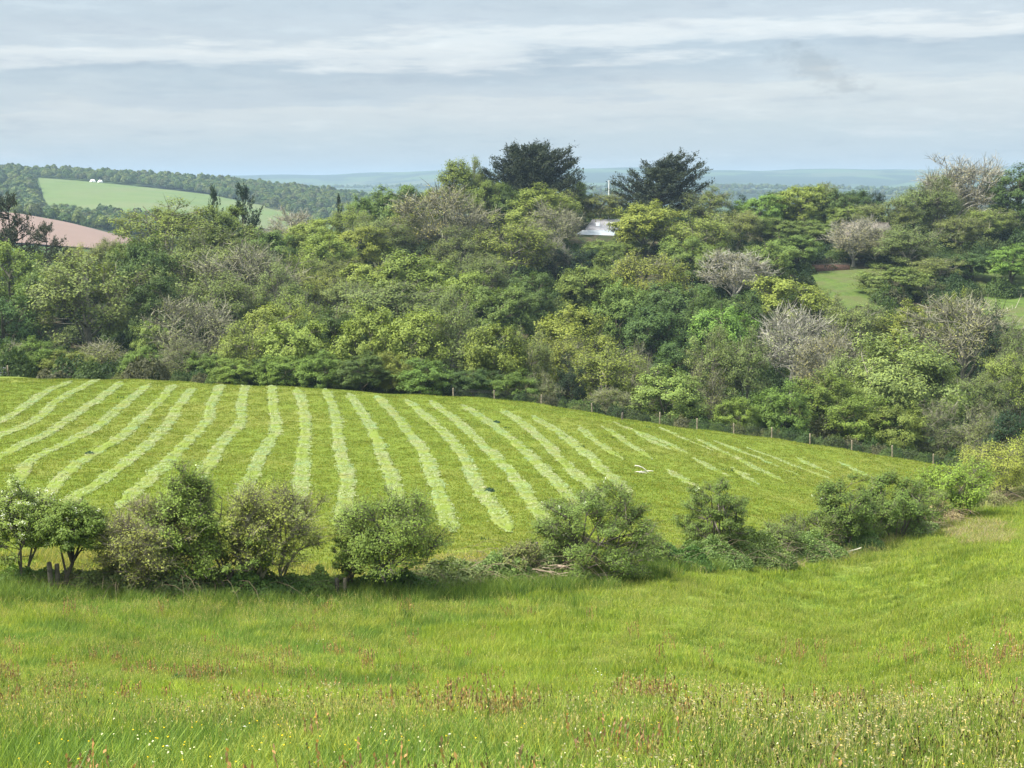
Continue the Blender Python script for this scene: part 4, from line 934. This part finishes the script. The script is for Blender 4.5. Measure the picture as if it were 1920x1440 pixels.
v = r.uniform(size=n); idx = np.where((hd < 3.2 + 2 * n2) & (v < 0.75) & (pc < 1350), np.where(v < 0.4, pick(I_DARK), pick(I_LONG)), idx)
v = r.uniform(size=n); deadz = ((pc > 1150) & (hd < 2.0 + 2.0 * n1) & (n1 > 0.35)) | ((np.hypot((pc - 1835) / 80, (prw - 998) / 26) < 0.6 + 0.6 * n1))
idx = np.where(deadz & (v < 0.42), pick(I_DEAD), idx)
v = r.uniform(size=n); idx = np.where((n2 > 0.9) & (v < 0.25) & (short < 0.5), pick(I_DARK), idx)
idx = np.where((short > 0.4) & (v < 0.07) & (n4_ > 0.4), pick(I_STRAW[:2]), np.where((short > 0.4) & (v > 0.93), pick(I_GREEN), idx))
tan = (short > 0.3) & (v > 0.86) & (n3 + 0.6 * n1 > 1.0); idx = np.where(tan, pick(I_STRAW[:2]), idx)
sc_ = r.uniform(0.75, 1.25, n) * np.where(rr > 25, 1 + (rr - 25) * 0.012, 1)
n4 = value_noise(x, y, 0.75, 21); sc_ = sc_ * (1 + 0.35 * short * (n4 - 0.5)); sz_ = sc_ * (0.8 + 0.45 * n1) * np.where(np.isin(idx, I_SHORT), 1 + short * np.clip(1.9 * (n4 - 0.45), -0.45, 0.9), 1.0)
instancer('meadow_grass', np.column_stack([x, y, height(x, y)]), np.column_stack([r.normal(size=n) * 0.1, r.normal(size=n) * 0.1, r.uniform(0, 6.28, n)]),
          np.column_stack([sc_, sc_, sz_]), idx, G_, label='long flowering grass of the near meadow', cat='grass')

# stubble of the mown field
x, y, rr, th, r = sector(150000, 50.0, 186.0, -0.42, 0.35, 78, 1.0)
keep = (rr > hedge_r(th) + 0.5) & (rr < edge_r(th) + 0.6)
x, y, rr, th = x[keep], y[keep], rr[keep], th[keep]; n = len(x); pc, prw = pix(x, y)
n1 = value_noise(x, y, 5.0, 11); n2 = value_noise(x, y, 1.6, 12); hd = rr - hedge_r(th)
SPR = [(tuft(90 + i, 16, 0.03, 0.09, 0.22, 0.022, 1.0)[0].mesh('stubble_tuft', M_GRASS), c) for i, c in enumerate([(0.135, 0.19, 0.024), (0.16, 0.215, 0.03), (0.10, 0.155, 0.02), (0.185, 0.20, 0.04)])]
SPR += [(tuft(95, 22, 0.12, 0.40, 0.25, 0.018, 0.8)[0].mesh('stubble_tuft', M_GRASS), c) for c in [(0.28, 0.28, 0.10), (0.20, 0.25, 0.06)]]
SPR += [(tuft(97, 22, 0.05, 0.2, 0.22, 0.03, 1.0)[0].mesh('stubble_tuft', M_GRASS), c) for c in [(0.03, 0.075, 0.03)]]
idx = r.integers(0, 4, n)
head = (hd < 5 + 16 * (n1 - 0.2) * (pc < 1000)) & (r.uniform(size=n) < np.clip(0.85 - 0.1 * hd * (pc > 1000), 0, 1))
idx = np.where(head, r.integers(4, 6, n), idx)
idx = np.where((n2 > 0.95) & (r.uniform(size=n) < 0.06), 6, idx)
sc_ = r.uniform(0.8, 1.3, n) * (1 + (rr - 60) * 0.004)
instancer('mown_grass', np.column_stack([x, y, height(x, y)]), np.column_stack([np.zeros(n), np.zeros(n), r.uniform(0, 6.28, n)]), np.column_stack([sc_, sc_, sc_]), idx, SPR,
          label='short stubble grass of the mown field', cat='grass')
# flowers: too small and many to count
x, y, rr, th, r = sector(1100, 9.0, 45.0, -0.40, 0.40, 79, 1.0); n = len(x)
fl = []
for i, (c, w_) in enumerate([((0.75, 0.55, 0.02), 0.013), ((0.7, 0.7, 0.63), 0.022), ((0.65, 0.62, 0.42), 0.012)]):
    a, tp = tuft(120 + i, 3, 0.25, 0.36, 0.2, 0.003, 0.3); rr2 = np.random.default_rng(i)
    b = Acc(); b.leaves(np.repeat(tp, 4, 0) + rr2.normal(size=(12, 3)) * w_ * 0.15, unit(rr2, 12) * 0.5 + np.array((0, -0.4, 0.9)), w_, w_, rr2); fl.append((b.mesh('flower', M_BLOSSOM), c))
idx = np.where(r.uniform(size=n) < 0.25, 0, np.where(r.uniform(size=n) < 0.05, 1, 2)); keepf = (idx != 2) | (r.uniform(size=n) < 0.45)
idx = idx[keepf]; x = x[keepf]; y = y[keepf]; n = len(x)
instancer('wild_flowers', np.column_stack([x, y, height(x, y)]), np.column_stack([np.zeros(n), np.zeros(n), r.uniform(0, 6.28, n)]), np.ones((n, 3)), idx, fl,
          label='tiny yellow and white flowers in the near meadow', cat='flowers')
# two dark weed clumps in the meadow
for px, d, w, lb in [(345, hit(350, 1290)[1], 115, 'dark green nettle clump in the near meadow on the left'), (1000, hit(1000, 1395)[1], 60, 'small dark weed clump low in the meadow centre'), (275, hit(275, 1350)[1], 60, 'small dark weed clump below the nettle clump')]:
    p = on_ground(px, d); W = w / F * d
    me, cm = mound_mesh(int(px), W, W * 0.8, min(0.32, 0.35 * W), 900 if W > 0.5 else 260, 0.05, 24)
    e = empty('weed_clump', p); o = link('leaves', me, e); o.color = (0.06, 0.125, 0.04, 1); o = link('stems', cm, e); o.color = (0.06, 0.09, 0.03, 1)
    tag(e, lb, 'weeds', 'dark weed clumps in the meadow')
for px, py, lb in [(918, 922, 'blue-green thistle clump between pale bands above the hedge'), (168, 852, 'dark thistle clump in the left part of the mown field'), (931, 793, 'small dark thistle clump high in the mown field')]:
    p = hit(px, py, 58, 180); me, cm = mound_mesh(int(px) + 1, 0.7, 0.5, 0.3, 200, 0.12, 12)
    e = empty('thistle_clump', p); o = link('leaves', me, e); o.color = (0.05, 0.10, 0.06, 1)
    o = link('stems', cm, e); o.color = (0.06, 0.09, 0.04, 1)
    tag(e, lb, 'weeds', 'thistle clumps in the mown field')

# ------------------------------------------------------------------ fence, posts, branches, gate
M_POST = flat_material('weathered_post', (0.30, 0.25, 0.18), 0.9, 0.35, 6.0, 0.2)
M_OLD = flat_material('old_grey_post', (0.12, 0.105, 0.085), 0.95, 0.4, 6.0, 0.1)
M_WIRE = flat_material('galvanised_wire', (0.10, 0.10, 0.10), 0.6, 0.2, 2.0, 0.4, 0.6)
M_STEEL = flat_material('galvanised_steel', (0.42, 0.44, 0.46), 0.5, 0.15, 2.0, 0.5, 0.4)
def post_mesh(h, rad, seed, tilt=0.0):
    a = Acc(); r = np.random.default_rng(seed); s = np.array([0, 0.33, 0.66, 0.96, 1.0])
    P = np.stack([tilt * s * h + r.normal(size=5) * 0.004, r.normal(size=5) * 0.004, s * h - 0.1], 1)
    a.tubes(P[None], (rad * np.array([1.05, 1, 1, 0.97, 0.75]))[None], 9)
    # cap
    P2 = np.stack([P[-1], P[-1] + np.array((0, 0, 0.004))]); a.tubes(P2[None], np.array([[rad * 0.75, 0.002]]), 9)
    return a
fp = [(850, 1.1), (927, 1.1), (1015, 1.15), (1110, 1.2), (1237, 1.45), (1307, 1.35), (1376, 1.3), (1447, 1.3), (1519, 1.3), (1597, 1.25), (1673, 1.4), (1750, 1.25), (1830, 1.25)]
FPT = []
fe = empty('field_fence', on_ground(1237, 156.5))
base0 = np.array(fe.location)
for j, (px, h) in enumerate(fp):
    th = math.atan(ray(px, 800)[0]); d = (float(edge_r(th)) + 0.9) * cos(th); p = on_ground(px, d); FPT.append((p, h))
    o = link('post', post_mesh(h, 0.075, 40 + j, random.uniform(-0.04, 0.04)).mesh('post', M_POST, False), fe, p - base0)
for lvl, nm in [(1.08, 'wire'), (0.92, 'wire'), (0.8, 'wire')]:
    a = Acc()
    P = np.array([p + np.array((0, -0.08, lvl * min(1, h / 1.2) - 0.05)) for p, h in FPT]) - base0
    P = np.repeat(P, 2, 0)[:-1]; P[1::2] = (P[0:-1:2] + P[2::2]) / 2 - np.array((0, 0, 0.02))
    a.tubes(P[None], np.full((1, len(P)), 0.006), 4); link(nm, a.mesh('wire', M_WIRE), fe)
a = Acc()
for (p0, h0), (p1, h1) in zip(FPT[:-1], FPT[1:]):
    nseg = int(np.linalg.norm(p1 - p0) / 0.16); s = np.linspace(0, 1, nseg)[:, None]
    B = p0 * (1 - s) + p1 * s - base0 + np.array((0, -0.085, 0)); a.tubes(np.stack([B, B + np.array((0, 0, 0.8))], 1), np.full((nseg, 2), 0.0035), 3)
    for hgt in (0.1, 0.25, 0.4, 0.55, 0.7): a.tubes(np.stack([p0, p1])[None] - base0 + np.array((0, -0.085, hgt)), np.full((1, 2), 0.0035), 3)
link('wire_netting', a.mesh('wire_netting', M_WIRE), fe)
tag(fe, 'wooden post and wire netting fence along the top of the mown field', 'fence')

def old_post(px, d, h, tilt, rad, label, mat=M_OLD):
    o = link('old_post', post_mesh(h, rad, int(px), tilt).mesh('old_post', mat), None, on_ground(px, d)); tag(o, label, 'post', 'old posts in the near hedge')
old_post(97, 49.2, 1.25, -0.03, 0.09, 'left of two old posts under the leaning hawthorn')
old_post(108, 49.3, 1.2, 0.02, 0.085, 'right of two old posts under the leaning hawthorn')
old_post(634, 51.0, 0.85, -0.05, 0.08, 'grey short post, left of the pair between hawthorns')
old_post(646, 51.0, 0.85, 0.03, 0.07, 'paler short post, right of the pair between hawthorns', M_POST)
old_post(1006, 64.0, 0.7, 0.0, 0.07, 'small lone stake at the lower end of the mown field')
old_post(1167, 155, 0.9, 0.0, 0.12, 'short stump post by the field edge left of the fence line')

M_DEAD = flat_material('bleached_wood', (0.62, 0.58, 0.50), 0.9, 0.2, 5.0, 0.2)
M_DEADB = flat_material('dead_wood', (0.36, 0.28, 0.21), 0.95, 0.35, 4.0, 0.1)
def branch_pile(name, p, L, n, rad, seed, mat, label, zmax, cat='branch', main=None):
    a = Acc(); r = np.random.default_rng(seed)
    A = np.stack([r.uniform(-.5, .5, n) * L, r.uniform(-.3, .3, n) * L * 0.6, r.uniform(0.02, zmax, n)], 1)
    D = np.stack([r.normal(1.0, 0.35, n) * np.sign(r.normal(0.4, 1, n)), r.normal(0, 0.35, n), r.normal(-0.12, 0.12, n)], 1)
    B = A + D * r.uniform(0.3, 0.7, n)[:, None] * L * 0.7; B[:, 2] = np.maximum(B[:, 2], 0.02)
    if main is not None:
        A[:len(main)] = [m[0] for m in main]; B[:len(main)] = [m[1] for m in main]
    P = bez(A, B, 5, 0.05, r, 0.07)
    rr_ = rad * r.uniform(0.4, 1.0, n)
    if main is not None: rr_[:len(main)] = rad * 1.5
    a.tubes(P, rr_[:, None] * (1.2 - 0.8 * np.linspace(0, 1, 5)[None]), 5)
    o = link(name, a.mesh(name, mat, True), None, p); tag(o, label, cat)
branch_pile('dead_branch', hit(1207, 888, 60, 180), 1.3, 7, 0.035, 5, M_DEAD, 'bleached white dead branch lying in the mown field', 0.25, main=[((-0.7, 0, 0.62), (0.35, 0, 0.08)), ((-0.3, 0.1, 0.05), (0.75, 0, 0.2))])
branch_pile('brushwood_pile', on_ground(1035, 54.6), 1.7, 38, 0.028, 6, M_DEADB, 'pile of dead brown branches at the foot of the large round bush', 0.7, 'branches')
branch_pile('white_branch', on_ground(1597, 74.2), 0.8, 5, 0.045, 7, M_DEAD, 'small bleached branch lying at the hedge foot on the right', 0.2, main=[((-0.45, 0, 0.1), (0.5, 0, 0.38))])

ge = empty('field_gate', on_ground(-12, 182.5)); 
a = Acc()
for j in range(5): a.tubes(np.array([[(-1.6, 0, 0.25 + j * 0.2), (1.6, 0, 0.25 + j * 0.2)]]), np.full((1, 2), 0.03), 6); o = link('rail', a.mesh('rail', M_STEEL), ge); a = Acc()
for xx in (-1.6, 0, 1.6): a.tubes(np.array([[(xx, 0.0, 0.2), (xx, 0.0, 1.1)]]), np.full((1, 2), 0.032), 6); link('upright', a.mesh('upright', M_STEEL), ge); a = Acc()
link('gate_post', post_mesh(1.5, 0.1, 3).mesh('gate_post', M_POST), ge, (1.85, 0, 0)); link('gate_post', post_mesh(1.5, 0.1, 4).mesh('gate_post', M_POST), ge, (-1.85, 0, 0))
tag(ge, 'galvanised metal field gate at the left picture edge', 'gate')

# ------------------------------------------------------------------ houses
M_SLATE = flat_material('slate_roof', (0.27, 0.265, 0.285), 0.55, 0.2, 1.5, 0.5)  # base colour lightened to carry the sky reflected on the slates
M_WHITE = flat_material('white_render', (0.78, 0.78, 0.76), 0.7, 0.06, 1.0, 0.3)
M_PALER = flat_material('pale_metal_roof', (0.60, 0.64, 0.67), 0.4, 0.12, 1.2, 0.5)
M_GLASS = flat_material('window_glass', (0.05, 0.06, 0.07), 0.1, 0.2, 1.0, 0.8)
M_STONE = flat_material('stone_wall', (0.20, 0.175, 0.14), 0.9, 0.3, 2.5, 0.2)
M_TILE = flat_material('weathered_tile_roof', (0.19, 0.165, 0.135), 0.9, 0.3, 1.2, 0.1)
M_BRICK = flat_material('brick', (0.30, 0.17, 0.12), 0.9, 0.3, 3.0, 0.2)
M_LIGHT = flat_material('skylight_glass', (0.85, 0.87, 0.88), 0.25, 0.05, 1.0, 0.5)
def gable(name, p, W, D, wallh, ridge, rz, wallmat, roofmat, label, over=0.35, extra=None, hip=0.0):
    e = empty(name, p, rz); a = Acc()
    a.box((0, 0, wallh / 2 - 0.4), (W, D, wallh + 0.8))
    for sx in (-1, 1) if not hip else ():
        a.add([(sx * W / 2, -D / 2, wallh), (sx * W / 2, D / 2, wallh), (sx * W / 2, 0, ridge - .06), (sx * W / 2, 0, ridge - .06)], [(0, 1, 2, 3)])
    link('wall', a.mesh('wall', wallmat), e)
    for sy, nm in ((-1, 'front_roof'), (1, 'back_roof')):
        b = Acc(); sl = (ridge - wallh) / (D / 2); yo = D / 2 + over; x0 = W / 2 + over
        v = [(-x0, sy * yo, wallh - sl * over), (x0, sy * yo, wallh - sl * over), (x0 - hip, sy * 0.0, ridge), (-x0 + hip, sy * 0.0, ridge)]
        v += [(q[0], q[1], q[2] - 0.14) for q in v]
        b.add(v, [(0, 1, 2, 3), (7, 6, 5, 4), (0, 4, 5, 1), (1, 5, 6, 2), (2, 6, 7, 3), (3, 7, 4, 0)])
        ro = link('roof', b.mesh('roof', roofmat), e)
        if sy == -1 and extra:
            for fx in extra:
                c = Acc(); y0, y1 = -0.62 * D / 2, -0.30 * D / 2
                z0 = wallh + (ridge - wallh) * 0.38 + 0.05; z1 = wallh + (ridge - wallh) * 0.70 + 0.05
                w = 0.55; vv = [(fx - w, y0, z0), (fx + w, y0, z0), (fx + w, y1, z1), (fx - w, y1, z1)]; vv += [(q[0], q[1], q[2] - 0.08) for q in vv]
                c.add(vv, [(0, 1, 2, 3), (7, 6, 5, 4), (0, 4, 5, 1), (1, 5, 6, 2), (2, 6, 7, 3), (3, 7, 4, 0)]); link('skylight', c.mesh('skylight', M_LIGHT), ro)
    if hip:
        for sx in (-1, 1):
            b = Acc(); zl = wallh - sl * over
            b.add([(sx * x0, -yo, zl), (sx * x0, yo, zl), (sx * (x0 - hip), 0, ridge - .003), (sx * (x0 - hip), 0, ridge - .004)], [(0, 1, 2, 3)]); link('roof', b.mesh('roof', roofmat), e)
    rb = Acc(); rb.tubes(np.array([[(-W / 2 - over + hip, 0, ridge + 0.02), (W / 2 + over - hip, 0, ridge + 0.02)]]), np.full((1, 2), 0.1), 6); link('ridge_cap', rb.mesh('ridge_cap', roofmat), e)
    for wx in np.arange(-W / 2 + 1.5, W / 2 - 0.9, 2.6):
        f = Acc(); f.box((wx, -D / 2 - 0.02, wallh * 0.55), (1.2, 0.10, 1.2)); wo = link('window', f.mesh('window', M_WHITE), e)
        g = Acc(); g.box((wx, -D / 2 - 0.065, wallh * 0.55), (1.02, 0.03, 1.02)); link('pane', g.mesh('pane', M_GLASS), wo)
    tag(e, label, 'house')
    return e
d = 366.0
pr = at(1105, 412, d); pe = at(1092, 431, d - 4)
cx = at(1136, 412, d)[0]; W = 2 * (cx - at(1100, 412, d)[0]); base = np.array((cx, d, pr[2] - 5.6))
hse = gable('house', base, W, 8.0, 3.2, 5.6, 0.0, M_WHITE, M_SLATE, 'white-walled house with slate roof and two skylights high in the wood', extra=(-W * 0.22, W * 0.16), hip=1.7)
b = Acc(); x0, x1 = at(1057, 447, d)[0] - cx, W * 0.2
v = [(x0, -8.2, 0.75), (x1, -8.2, 0.75), (x1, -4.1, 3.15), (x0 + 4.6, -4.1, 3.15)]; v += [(q[0], q[1], q[2] - 0.14) for q in v]
b.add(v, [(0, 1, 2, 3), (7, 6, 5, 4), (0, 4, 5, 1), (1, 5, 6, 2), (2, 6, 7, 3), (3, 7, 4, 0)]); o = link('lean_to_roof', b.mesh('lean_to_roof', M_PALER), hse); o['label'] = 'pale grey lean-to roof'
b = Acc(); b.box(((x0 + 0.5 + x1) / 2, -5.9, -0.45), (x1 - x0 - 0.9, 3.4, 2.3)); link('lean_to_wall', b.mesh('lean_to_wall', M_WHITE), hse)

d = 336.0; pr = at(1622, 418, d)
gable('cottage', np.array((pr[0], d, pr[2] - 6.6)), 84 / F * d, 6.5, 4.2, 6.6, 0.08, M_STONE, M_TILE, 'stone cottage with weathered tiled roof behind bare trees on the right')
d = 388.0; pr = at(1581, 388, d)
gable('outbuilding', np.array((pr[0], d, pr[2] - 4.0)), 22 / F * d, 4.0, 2.8, 4.0, 0.1, M_WHITE, M_PALER, 'small pale-roofed outbuilding among the upper right trees')
p0, p1 = on_ground(1522, 318), on_ground(1590, 318)
a = Acc(); mid = (p0 + p1) / 2; a.box((0, 0, 0.35), (np.linalg.norm((p1 - p0)[:2]) + 0.6, 0.4, 1.5)); we = empty('garden_wall', mid)
link('brickwork', a.mesh('brickwork', M_BRICK), we); a = Acc(); a.box((0, 0, 1.18), (np.linalg.norm((p1 - p0)[:2]) + 0.8, 0.6, 0.14)); link('coping', a.mesh('coping', M_STONE), we)
tag(we, 'low brick garden wall above the open grass right of centre', 'wall')
pb = on_ground(1141, 374); top = at(1141, 338, 374)
a = Acc(); a.tubes(np.array([[(0, 0, -0.3), (0, 0, (top[2] - pb[2]) * .5), (0, 0, top[2] - pb[2])]]), np.array([[0.16, 0.14, 0.12]]), 8); a.tubes(np.array([[(-0.35, 0, top[2] - pb[2] - 0.2), (0.35, 0, top[2] - pb[2] - 0.2)]]), np.array([[0.06, 0.06]]), 6)
o = link('white_pole', a.mesh('white_pole', M_WHITE), None, pb); tag(o, 'tall white pole between the two big cypresses', 'pole')

# ------------------------------------------------------------------ gardens, paddocks and far fields
def patch(name, near, far, mat, off, n=40, m=24, lo=9.0, hi=9000.0, kind='structure', lab=None):
    """A sheet on the terrain between two ground lines given as photo points with a distance."""
    A = smooth_path([on_ground(px, d)[:2] for px, d in near], n); B = smooth_path([on_ground(px, d)[:2] for px, d in far], n)
    s = np.linspace(0, 1, m)[:, None, None]; G = A[None] * (1 - s) + B[None] * s
    Z = height(G[..., 0], G[..., 1]) + off
    idx = np.arange(m * n).reshape(m, n); q = np.stack([idx[:-1, :-1], idx[:-1, 1:], idx[1:, 1:], idx[1:, :-1]], -1).reshape(-1, 4)
    o = link(name, mesh_quads(name, np.concatenate([G, Z[..., None]], -1).reshape(-1, 3), q, mat, True)); o['kind'] = kind
    return o
M_PADD = ground_material('paddock_turf', [(0.05, 0.08, 0.018), (0.08, 0.125, 0.022), (0.10, 0.13, 0.035), (0.085, 0.09, 0.035)], (0.12, 0.6, 2.5), 0.4, 0.15)
patch('paddock', [(1835, 262), (1980, 262)], [(1825, 288), (1980, 288)], M_PADD, 0.1)
patch('upper_paddock', [(1815, 294), (1980, 294)], [(1830, 322), (1980, 322)], M_PADD, 0.1)
patch('garden_lawn', [(1535, 272), (1650, 272)], [(1520, 316), (1660, 316)], M_PADD, 0.1)
M_PLOUGH = new_mat('ploughed_soil'); t = NT(M_PLOUGH); p = t.pos()
wv = t.n('ShaderNodeTexWave', {'Vector': p, 'Scale': 0.12, 'Distortion': 1.5, 'Detail': 2.0}, bands_direction='X').outputs['Fac']
c = t.mix(t.noise(p, 0.02, 4), (0.165, 0.118, 0.098), (0.21, 0.155, 0.13)); c = t.mix(t.math('MULTIPLY', wv, 0.25), c, (0.2, 0.11, 0.08))
t.out(t.n('ShaderNodeBsdfPrincipled', {'Base Color': c, 'Roughness': 0.95, 'Specular IOR Level': 0.1}).outputs[0])
patch('ploughed_field', [(-60, 790), (120, 805), (250, 830)], [(-60, 985), (90, 955), (250, 905)], M_PLOUGH, 0.9)
M_FARG = ground_material('far_pasture', [(0.085, 0.125, 0.04), (0.10, 0.145, 0.045), (0.11, 0.15, 0.05), (0.12, 0.14, 0.06)], (0.006, 0.03, 0.15), 0.2, 1.0)
patch('hill_pasture', [(95, 1280), (300, 1290), (480, 1330), (620, 1440)], [(72, 1860), (300, 1800), (460, 1700), (640, 1560)], M_FARG, 1.6, 60, 40)

# ---- far woods: far-off masses that read as one
def lod_crown(seed):
    r = np.random.default_rng(seed); a = Acc(); n = 260; D = unit(r, n); D[:, 2] = np.abs(D[:, 2]) * 1.15 - 0.15
    kv = unit(r, 7); b = np.exp(-(1 - D @ kv.T) / 0.15).max(1); C = D * (0.75 + 0.3 * b)[:, None] * np.array((5, 5, 5.5)) * r.uniform(0.8, 1.02, n)[:, None] + np.array((0, 0, 5.0))
    a.leaves(C, D + 0.5 * unit(r, n), r.uniform(1.4, 2.6, n), r.uniform(1.2, 2.0, n), r); return a.mesh('far_crown', M_LEAF)
LOD = [lod_crown(i) for i in range(4)]
FARC = [(0.07, 0.115, 0.035), (0.09, 0.145, 0.04), (0.125, 0.165, 0.045), (0.055, 0.09, 0.034), (0.10, 0.12, 0.05), (0.14, 0.175, 0.05)]
def far_wood(name, n, regions, label, seed, s0=0.8, s1=1.3, cols=FARC):
    r = np.random.default_rng(seed); P = []
    tot_ = sum(w for *_, w in regions)
    for (pl0, pl1, w) in regions:
        A0 = np.array(pl0, float); B0 = np.array(pl1, float)
        for _ in range(int(n * w / tot_)):
            u = r.uniform(); v = r.uniform(); i = u * (len(A0) - 1); k = min(int(i), len(A0) - 2); f = i - k
            a = A0[k] * (1 - f) + A0[k + 1] * f; b = B0[k] * (1 - f) + B0[k + 1] * f; q = a * (1 - v) + b * v
            P.append((ray(q[0], 380)[0] * q[1], q[1]))
    P = np.array(P); m = len(P); sc = r.uniform(s0, s1, m)
    instancer(name, np.column_stack([P, height(P[:, 0], P[:, 1]) - 0.5]), np.column_stack([np.zeros(m), np.zeros(m), r.uniform(0, 6.28, m)]), np.column_stack([sc, sc, sc * r.uniform(0.8, 1.25, m)]),
              r.integers(0, len(cols) * 2, m), [(LOD[i % 4], cols[i % len(cols)]) for i in range(len(cols) * 2)], label=label, cat='wood')
far_wood('ridge_wood', 1500, [([(-120, 1870), (80, 1865), (300, 1825), (400, 1760), (500, 1680)], [(-120, 2060), (80, 2050), (300, 2010), (400, 2030), (500, 2050)], 1.0)], 'long wood along the far left ridge', 21)
far_wood('slope_wood', 1500, [([(400, 1740), (500, 1600), (600, 1480), (760, 1350)], [(400, 2000), (500, 2050), (640, 2100), (800, 2150)], 1.0)], 'wooded slope falling right of the far green hill', 22)
far_wood('valley_wood', 900, [([(-120, 1010), (100, 1010), (260, 1000), (340, 1100)], [(-120, 1500), (70, 1420), (150, 1290), (340, 1270)], 1.0)], 'hazy wood between the ploughed field and the far green hill', 23)
far_wood('left_hill_wood', 500, [([(-160, 1400), (30, 1400), (80, 1380)], [(-160, 1840), (20, 1830), (62, 1720)], 1.0)], 'hazy wood on the hill at the far left edge', 24, 0.9, 1.5)
# hedgerows of the far valley
far_wood('far_hedgerows', 1500, [([(700, 3300), (1100, 3400), (1500, 3300), (2000, 3400)], [(700, 3330), (1100, 3430), (1500, 3330), (2000, 3430)], 1.0),
    ([(900, 3800), (1400, 3700), (2000, 3800)], [(900, 3830), (1400, 3730), (2000, 3830)], 1.0), ([(560, 5200), (900, 5000), (1400, 5200)], [(560, 5500), (900, 5600), (1400, 5500)], 1.2),
    ([(1200, 4000), (1450, 4050), (1960, 4000)], [(1200, 4040), (1450, 4090), (1960, 4040)], 1.0)], 'hedgerows and copses of the far blue valley', 25, 0.9, 1.6)
# two white domes on the far pasture
for px, w, lb in [(174, 11, 'left of two white domed tents on the far hill'), (188, 10, 'right of two white domed tents on the far hill')]:
    p = on_ground(px, 1835); p[2] += 1.6; R_ = w / F * 1835 / 2; a = Acc()
    nu, nv = 16, 7; U = np.linspace(0, 2 * pi, nu, endpoint=False); Vv = np.linspace(0, pi / 2 * 0.98, nv)
    G = np.stack([np.cos(U)[None] * np.cos(Vv)[:, None] * R_, np.sin(U)[None] * np.cos(Vv)[:, None] * R_, np.repeat(np.sin(Vv)[:, None], nu, 1) * R_ * 0.95], -1)
    idx = np.arange(nu * nv).reshape(nv, nu); q = np.stack([idx[:-1], np.roll(idx, -1, 1)[:-1], np.roll(idx, -1, 1)[1:], idx[1:]], -1).reshape(-1, 4); a.add(G.reshape(-1, 3), q)
    e = empty('dome_tent', p); link('canopy', a.mesh('canopy', M_WHITE, True), e); a = Acc(); a.box((0, -R_ * 0.96, R_ * 0.22), (R_ * 0.5, R_ * 0.25, R_ * 0.5)); link('entrance', a.mesh('entrance', M_WHITE), e)
    tag(e, lb, 'tent', 'white domes on the far hill')

# ------------------------------------------------------------------ haze
M_HAZE = bpy.data.materials.new('haze_air'); M_HAZE.use_nodes = True; ht = M_HAZE.node_tree; ht.nodes.clear()
pv = ht.nodes.new('ShaderNodeVolumePrincipled'); ho = ht.nodes.new('ShaderNodeOutputMaterial'); ht.links.new(pv.outputs[0], ho.inputs['Volume'])
pv.inputs['Color'].default_value = (0.42, 0.58, 0.74, 1); pv.inputs['Density'].default_value = 0.00013
for nm in ('Density Attribute', 'Color Attribute', 'Temperature Attribute'):
    if nm in pv.inputs: pv.inputs[nm].default_value = ''
a = Acc(); zlo, zhi = -120.0, 95.0
a.box((0, 0, (zlo + zhi) / 2), (28200, 28200, zhi - zlo)); o = link('haze', a.mesh('haze', M_HAZE)); tag(o, 'pale blue haze over the whole valley', 'haze', None, 'stuff')
